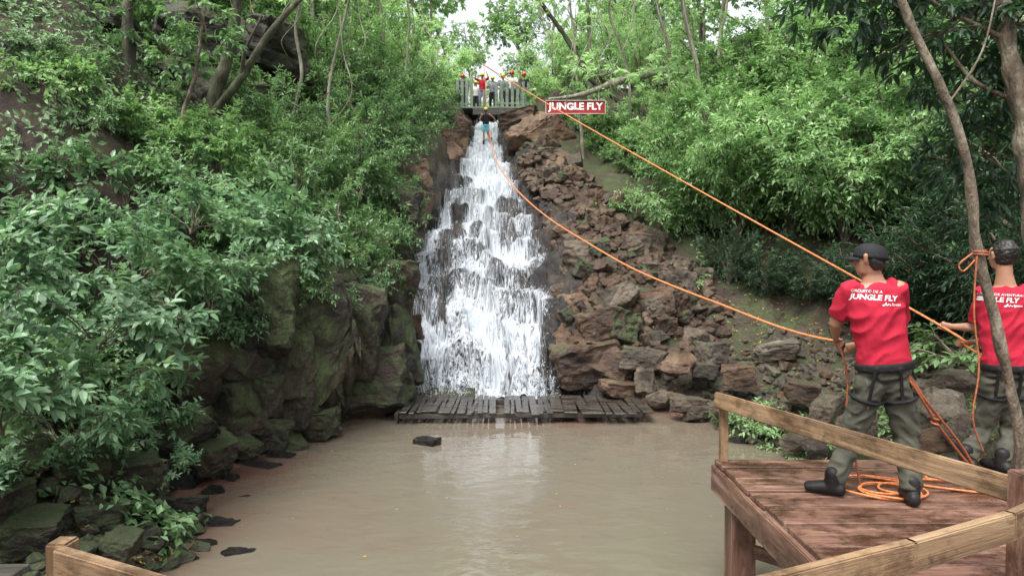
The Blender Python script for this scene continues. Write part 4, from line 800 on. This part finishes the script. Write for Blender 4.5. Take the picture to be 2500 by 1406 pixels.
def cover(name,n,fx,L,lm,label,zoff=.03,lod=1):
    r=np.random.default_rng(len(name)); px=r.uniform(*fx[0],n*3); d=r.uniform(*fx[1],n*3); x=(px-1250)/1500*d; z=H(x,d); e=.1; nx=-(H(x+e,d)-z)/e; ny=-(H(x,d+e)-z)/e
    ok=(z>WATER+.05)&((x<WL(d)-.7)|(x>WR(d)+.7)|(d<12))&(fbm(x*1.2,d*1.2,77)>-.16); x,d,z,nx,ny=[q[ok][:n] for q in(x,d,z,nx,ny)]
    N_=nrm(np.stack([nx,ny,np.ones_like(nx)],-1)); P=np.stack([x,d,z],-1)+N_*r.uniform(.01,zoff,(len(x),1)); D=r.normal(0,1,P.shape); D-=N_*(D*N_).sum(1,keepdims=True)*.7; 
    V,T,k=leaves(P,D,N_+r.normal(0,.35,P.shape),r.uniform(.5,1.2,len(P))*L,.55,lod); acc=Acc(); acc.add(V,T,0,np.repeat(r.uniform(0,1,len(P)),k)); o=obj(name,acc.mesh(name,[lm])); o['kind']='stuff'; tag(o,label,'ground cover'); return o
cover('ground_cover',50000,((-100,1150),(5.5,30)),.12,L_MID,'low creeping green leaves covering the steep bank',.3)
cover('undergrowth',24000,((1640,2700),(15,34)),.13,L_MID,'low green undergrowth covering the forest slope',.25)
cover('leaf_litter',7000,((1350,2700),(6,16)),.07,LITTER,'brown and yellow fallen leaves on the soil')
cover('fallen_leaves',2500,((150,700),(5,9)),.06,LITTER,'brown and yellow fallen leaves along the muddy edge')
r=np.random.default_rng(5); n=60; P=np.stack([r.uniform(-3,4,n),r.uniform(3.5,10.5,n),np.full(n,WATER+.006)],-1); V,T,k=leaves(P,np.stack([r.normal(0,1,n),r.normal(0,1,n),np.zeros(n)],-1),np.tile([0,0,1.],(n,1)),r.uniform(.02,.05,n),.6,1); V[:,2]=WATER+.006
acc=Acc(); acc.add(V,T,0,np.repeat(r.uniform(.6,1,n),k)); o=obj('floating_leaves',acc.mesh('floating_leaves',[LITTER])); o['kind']='stuff'; tag(o,'small yellow leaves floating on the pool','leaves')
for i in range(34):
    px=random.choice([random.uniform(560,1080),random.uniform(1250,1700)]); d=random.uniform(13,24); py=random.uniform(-80,40); a=S(px,py,d); q=random.uniform(-70,70); L=random.uniform(120,330)
    o=tube_obj('vine',[a,S(px+q*.3,py+L*.35,d),S(px+q,py+L*.7,d-.2),S(px+q*.6+random.gauss(0,20),py+L,d)],random.uniform(.008,.016),BARKP,5,6); tag(o,'thin bare vine hanging from the canopy','vine','hanging vines')
# ---------------------------------------------------------------- world, sun, camera
w=bpy.data.worlds.new('World'); scene.world=w; w.use_nodes=True; nt=w.node_tree; bg=nt.nodes['Background']
sky=nd(nt,'ShaderNodeTexSky',sky_type='NISHITA',sun_disc=False); EL,AZI=math.radians(62),math.radians(215)
sky.sun_elevation=EL; sky.sun_rotation=AZI; sky.dust_density=5; sky.air_density=1.; sky.ozone_density=.5
hs=nd(nt,'ShaderNodeHueSaturation',{'Saturation':.22,'Color':sky.outputs[0]}); nt.links.new(hs.outputs[0],bg.inputs[0]); bg.inputs[1].default_value=.4
L=bpy.data.lights.new('sun','SUN'); L.energy=3.2; L.angle=math.radians(28); L.color=(1,.98,.94); so=bpy.data.objects.new('sun',L); link(so)
dv=Vector((math.sin(AZI)*math.cos(EL),math.cos(AZI)*math.cos(EL),math.sin(EL))); so.rotation_euler=dv.to_track_quat('Z','Y').to_euler()
cam=bpy.data.cameras.new('camera'); cam.sensor_width=36; cam.lens=21.6; cam.clip_end=600; cam.clip_start=.05; co=bpy.data.objects.new('camera',cam); link(co); co.rotation_euler=(math.pi/2-A_P,0,0); scene.camera=co
scene.view_settings.view_transform='Standard'; scene.view_settings.look='None'; scene.view_settings.exposure=0
